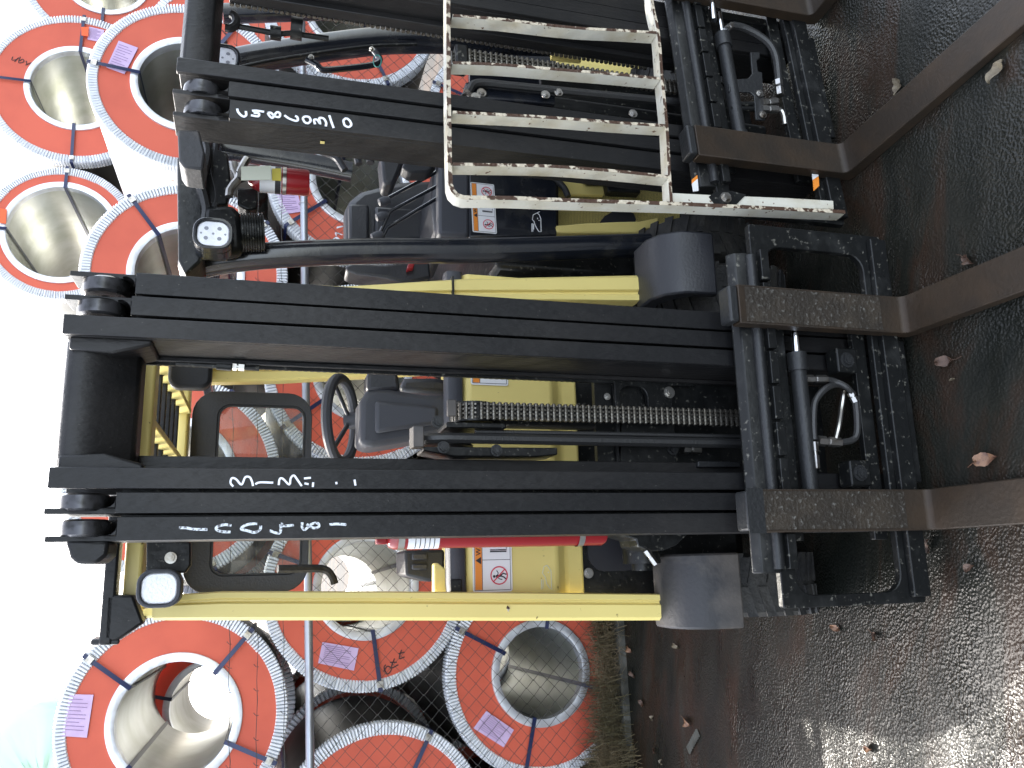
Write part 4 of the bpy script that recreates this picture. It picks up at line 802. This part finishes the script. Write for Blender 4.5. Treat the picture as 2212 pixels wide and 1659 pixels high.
q = MB(); q.sweep([E2(p_, -.03) for p_ in ((560, 350), (570, 420), (600, 470), (610, 520))], .006, .012, k=8); q.sweep([E2(p_, -.03) for p_ in ((700, 315), (660, 380), (620, 450), (612, 520))], .010, .012, k=8); q.sweep([E2(p_, -.03) for p_ in ((605, 530), (560, 580), (520, 640), (515, 700))], .010, .012, k=8); q.build('squeeze_handle', STL, e2)
MB().sweep([E2(p_, -.02) for p_ in ((600, 500), (700, 470))], .02, k=10).build('valve_body', BLKD, e2)
MB().prism([(E2(p_).x, E2(p_).z) for p_ in ((640, 492), (935, 482), (940, 620), (640, 628))], -.050, -.048).build('inspection_tag', TAGP, e2)
MB().prism([(E2(p_).x, E2(p_).z) for p_ in ((945, 500), (1035, 500), (1035, 620), (945, 615))], -.045, -.042).build('yellow_sticker', mat('sticker_yellow', (.6, .5, .08), .5), e2)
MB().prism([T2.xz(*zx(p_), .5) for p_ in ((600, 630), (800, 625), (800, 830), (700, 850), (600, 800))], .49, .55).build('extinguisher_bracket', BLKD, F2, bev=.006)
# seat and levers
zs = Z(1300, 550, 2.766)
st = MB().prism([T2.xz(*zs(p_), 1.1) for p_ in ((165, 1135), (165, 740), (215, 640), (330, 545), (600, 475), (760, 440), (1180, 420), (1180, 1110))], 1.1, 1.22).build('seat_back', SEAT, F2, bev=.03)
MB().prism([T2.xz(*zs(p_), 1.09) for p_ in ((200, 1125), (195, 720), (420, 725), (420, 1125))], 1.07, 1.12).build('headrest_pad', SEAT, st, bev=.012)
MB().prism([T2.xz(*zs(p_), 1.09) for p_ in ((480, 1120), (480, 745), (1040, 790), (1040, 1110))], 1.07, 1.12).build('back_pad', SEAT, st, bev=.012)
MB().prism([T2.xz(*zs(p_), .85) for p_ in ((1120, 1110), (1080, 700), (1120, 290), (1320, 280), (1320, 1100))], .80, 1.2).build('seat_cushion', SEAT, F2, bev=.03)
MB().prism([T2.xz(*zs(p_), .9) for p_ in ((170, 1370), (250, 1340), (600, 1360), (1080, 1310), (1100, 1500), (820, 1560), (620, 1500), (300, 1460), (180, 1420))], .9, 1.0).build('seat_side', SEAT, F2, bev=.02)
MB().prism([T2.xz(*zs(p_), .88) for p_ in ((832, 1420), (845, 1365), (918, 1350), (905, 1405))], .87, .90).build('belt_buckle', REDX, F2, bev=.003)
for pts in (((1170, 345), (640, 630)), ((1250, 460), (650, 785), (545, 1010)), ((1260, 580), (625, 960), (545, 1110))):
    MB().sweep([T2.at(*zs(p_), .72 + .0 * i) for i, p_ in enumerate(pts)], .0065, k=8, up=(0, 1, 0)).build('control_lever', BLK2, F2)
for p_ in ((590, 670), (562, 835), (512, 1050)):
    c_ = T2.at(*zs(p_), .72); MB().lathe([(-.024, .002), (-.02, .013), (0, .017), (.02, .013), (.024, .002)], c_, (-.4, 0, 1), 18).build('lever_knob', PLAS, F2)
# cowl
MB().prism([T2.xz(a, b_, .62) for a, b_ in ((945, 300), (945, 512), (1000, 515), (1012, 515), (1012, 300))], .60, .66).build('dash_bar', PLAS, F2, bev=.012)
MB().prism([T2.xz(a, b_, .60) for a, b_ in ((1014, 20), (1014, 512), (1203, 508), (1200, 20))], .60, .63).build('front_cowl_panel', BLK2, F2, bev=.004)
zo = Z(1800, 500, 2.553)
q = MB()
for s_ in ([(830, 850), (805, 862), (765, 882), (757, 930), (772, 945), (785, 985), (800, 1015), (822, 1050), (845, 1052), (842, 920), (825, 880), (805, 862)], [(808, 912), (812, 925)], [(820, 935), (828, 940)], [(752, 970), (752, 1052)], [(762, 968), (763, 1050)], [(772, 975), (770, 1030)]): ribbon(q, [T2.xz(*zo(p_), .598) for p_ in s_], .0022, .5995)
q.build('outline_emblem', LBW, F2)
a_ = T2.at(1046, 503, .598); warning_label(F2, a_.x, T2.at(1021, 500, .598).z, abs(T2.at(1021, 500, .598).z - T2.at(1073, 500, .598).z), .598)
a_ = T2.at(1046, 110, .598); warning_label(F2, a_.x, T2.at(1021, 500, .598).z, abs(T2.at(1021, 500, .598).z - T2.at(1073, 500, .598).z), .598)
yo = [T2.xz(a, b_, .66) for a, b_ in ((1204, 20), (1204, 512), (1300, 516), (1400, 520), (1452, 525), (1470, 505), (1470, 20))]
MB().prism(yo, .66, .68).build('front_cowl_panel', YEL, F2, bev=.004)
MB().prism([T2.xz(*zo(p_), .64) for p_ in ((920, 1055), (960, 1045), (1250, 1020), (1560, 1005), (1790, 1000), (1980, 960), (1980, 1040), (1790, 1120), (960, 1115))], .60, .65).build('cowl_lower_lip', YEL, F2, bev=.006)
MB().prism([T2.xz(*zo(p_), .655) for p_ in arc((1600, 925), 1, 0, 1, 1)[:0] + [(1440, 950), (1480, 900), (1560, 855), (1700, 850), (1770, 870), (1795, 930), (1780, 995), (1480, 1000), (1445, 985)]], .652, .659).build('cowl_opening', LBK, F2)
MB().prism([T2.xz(*zo(p_), .645) for p_ in ((1010, 490), (1230, 500), (1240, 560), (1300, 600), (1480, 600), (1470, 690), (1130, 685))], .640, .658).build('cowl_ridge', YEL, F2, bev=.004)
hose(F2, [T2.at(*zo(p_), .60) for p_ in ((900, 470), (1010, 545), (1080, 620), (1115, 700))], .012)
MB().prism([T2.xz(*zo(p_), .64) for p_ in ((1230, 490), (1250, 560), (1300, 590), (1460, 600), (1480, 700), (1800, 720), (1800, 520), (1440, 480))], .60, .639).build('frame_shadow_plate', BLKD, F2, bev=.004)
q = MB(); q.prismx([(.66, .12), (.66, 1.0), (1.0, 1.02), (1.8, 1.02), (2.0, .85), (2.0, .2)], -.18, .62); q.build('body', BLKD, F2, bev=.02)
MB().prism([T2.xz(*zo(p_), .9) for p_ in ((200, 1520), (380, 1380), (560, 1345), (1080, 1340), (1095, 1500))], .9, 1.6).build('rear_body_side', YEL, F2, bev=.02)
MB().prism([T2.xz(*zo(p_), .85) for p_ in ((1100, 1340), (1700, 1330), (1790, 1400), (1700, 1470), (1610, 1465), (1560, 1490), (1100, 1495))], .85, .88).build('black_side_panel', BLK2, F2)
MB().prism([T2.xz(*zo(p_), .84) for p_ in ((1355, 1348), (1565, 1348), (1530, 1382), (1340, 1375))], .838, .849).build('spec_sticker', LBW, F2)
q = MB(); 
for s_ in ([(1620, 1460), (1670, 1470), (1790, 1390)], [(1480, 1480), (1550, 1445)]): ribbon(q, [T2.xz(*zo(p_), .845) for p_ in s_], .010, .848)
q.build('yellow_stripe', YEL, F2)
tyre(F2, -.19, -.02, .66, .24); tyre(F2, .50, .66, .66, .24); tyre(F2, .12, .28, 1.75, .18, nm='rear_wheel')

# ------------------------------------------------------------------ fallen leaves
def gp(X, Y, z=0.):
    dr = _F + _R * ((1659 - Y) - 829.5) / FPX - _U * (X - 1106) / FPX; t = (z - CAMH) / dr.z; return CO + dr * t
LV = [(2137, 992, .060, 200, 2, 'pointed tan and orange leaf lying between the two left forks', 1), (2046, 781, .050, 10, 0, 'dim brown oval leaf with a long stem before the left carriage', 1), (2064, 820, .012, 40, 1, 'tiny pale leaf scrap beside the dim oval leaf', 0), (2097, 563, .045, 150, 0, 'grey-brown curled leaf with stem between the middle forks', 1),
      (1944, 189, .055, 100, 1, 'ragged tan leaf touching the right forklift fork', 0), (2159, 156, .060, 60, 1, 'pale crumpled leaf near the right image top, beside the fork', 0), (1811, 1357, .034, 170, 2, 'cream pointed leaf poking out beside the left front tyre', 0), (1895, 1375, .036, 160, 0, 'crinkled reddish brown leaf with stem near the left front tyre', 1),
      (1879, 1617, .042, 20, 2, 'bright orange-brown leaf on the wet ground at the lower left', 0), (2011, 1180, .040, 80, 0, 'dark wet leaf just left of the left fork', 0), (2098, 1228, .034, 40, 0, 'dark broken leaf far left of the left fork', 0), (1363, 1402, .055, 165, 2, 'slim orange leaf beside the kerb', 0),
      (1464, 1395, .040, 160, 1, 'grey pointed leaf near the dirty front fender', 0), (1488, 1560, .060, 175, 2, 'large orange-brown wet leaf beside the metal offcut', 1), (1391, 1520, .050, 170, 0, 'long dull brown leaf near the grass', 0), (1418, 1622, .040, 175, 0, 'narrow brown leaf at the left edge of the photo', 0),
      (1432, 1646, .025, 90, 1, 'small white speckled leaf scrap at the left edge', 0), (1370, 1456, .045, 150, 0, 'dim olive leaf lying against the kerb', 0), (1413, 1551, .030, 60, 1, 'small grey leaf scrap between grass and the orange-brown leaf', 0)]
for X_, Y_, l_, an, mi, lb_, stem in LV:
    p_ = gp(X_, Y_); rnd = random.Random(int(X_ * 7 + Y_)); q = MB(); n_ = 9; vs = []
    for i in range(n_ + 1):
        t = i / n_; w_ = .36 * l_ * sin(pi * min(1, t * .97 + .02)) ** .8 * (1 - .35 * t) * rnd.uniform(.85, 1.1)
        zz = .006 + .010 * sin(t * 5 + X_) * l_ / .05
        vs += [((t - .5) * l_, -w_, abs(zz) + .006 + rnd.uniform(0, .004)), ((t - .5) * l_, 0, abs(zz)), ((t - .5) * l_, w_, abs(zz) + .006 + rnd.uniform(0, .004))]
    q.add(vs, [(3 * i + a, 3 * i + a + 1, 3 * i + a + 4, 3 * i + a + 3) for i in range(n_) for a in (0, 1)])
    if stem: q.sweep([(-.5 * l_, 0, .006), (-.75 * l_, .03 * l_, .006), (-1.1 * l_, -.08 * l_, .004)], .0012, k=4)
    o = q.build('fallen_leaf', LEAFM[mi], None, ang=60); o.location = (p_.x, p_.y, .001); o.rotation_euler = (0, 0, radians(an + 90))
    tag(o, lb_, 'leaf', 'fallen leaves on the wet ground')
# ribbed offcut
p_ = gp(1500, 1602); q = MB(); vs = []
for i in range(17): vs += [(-.07 + i * .0085, -.018, .004 + (i % 2) * .007), (-.07 + i * .0085, .018, .004 + (i % 2) * .007)]
q.add(vs, [(2 * i, 2 * i + 2, 2 * i + 3, 2 * i + 1) for i in range(16)]); o = q.build('metal_offcut', CONC, ang=10); o.location = p_; o.rotation_euler = (0, 0, radians(-35)); tag(o, 'small ribbed grey strip lying on wet ground left of the forklift', 'scrap')
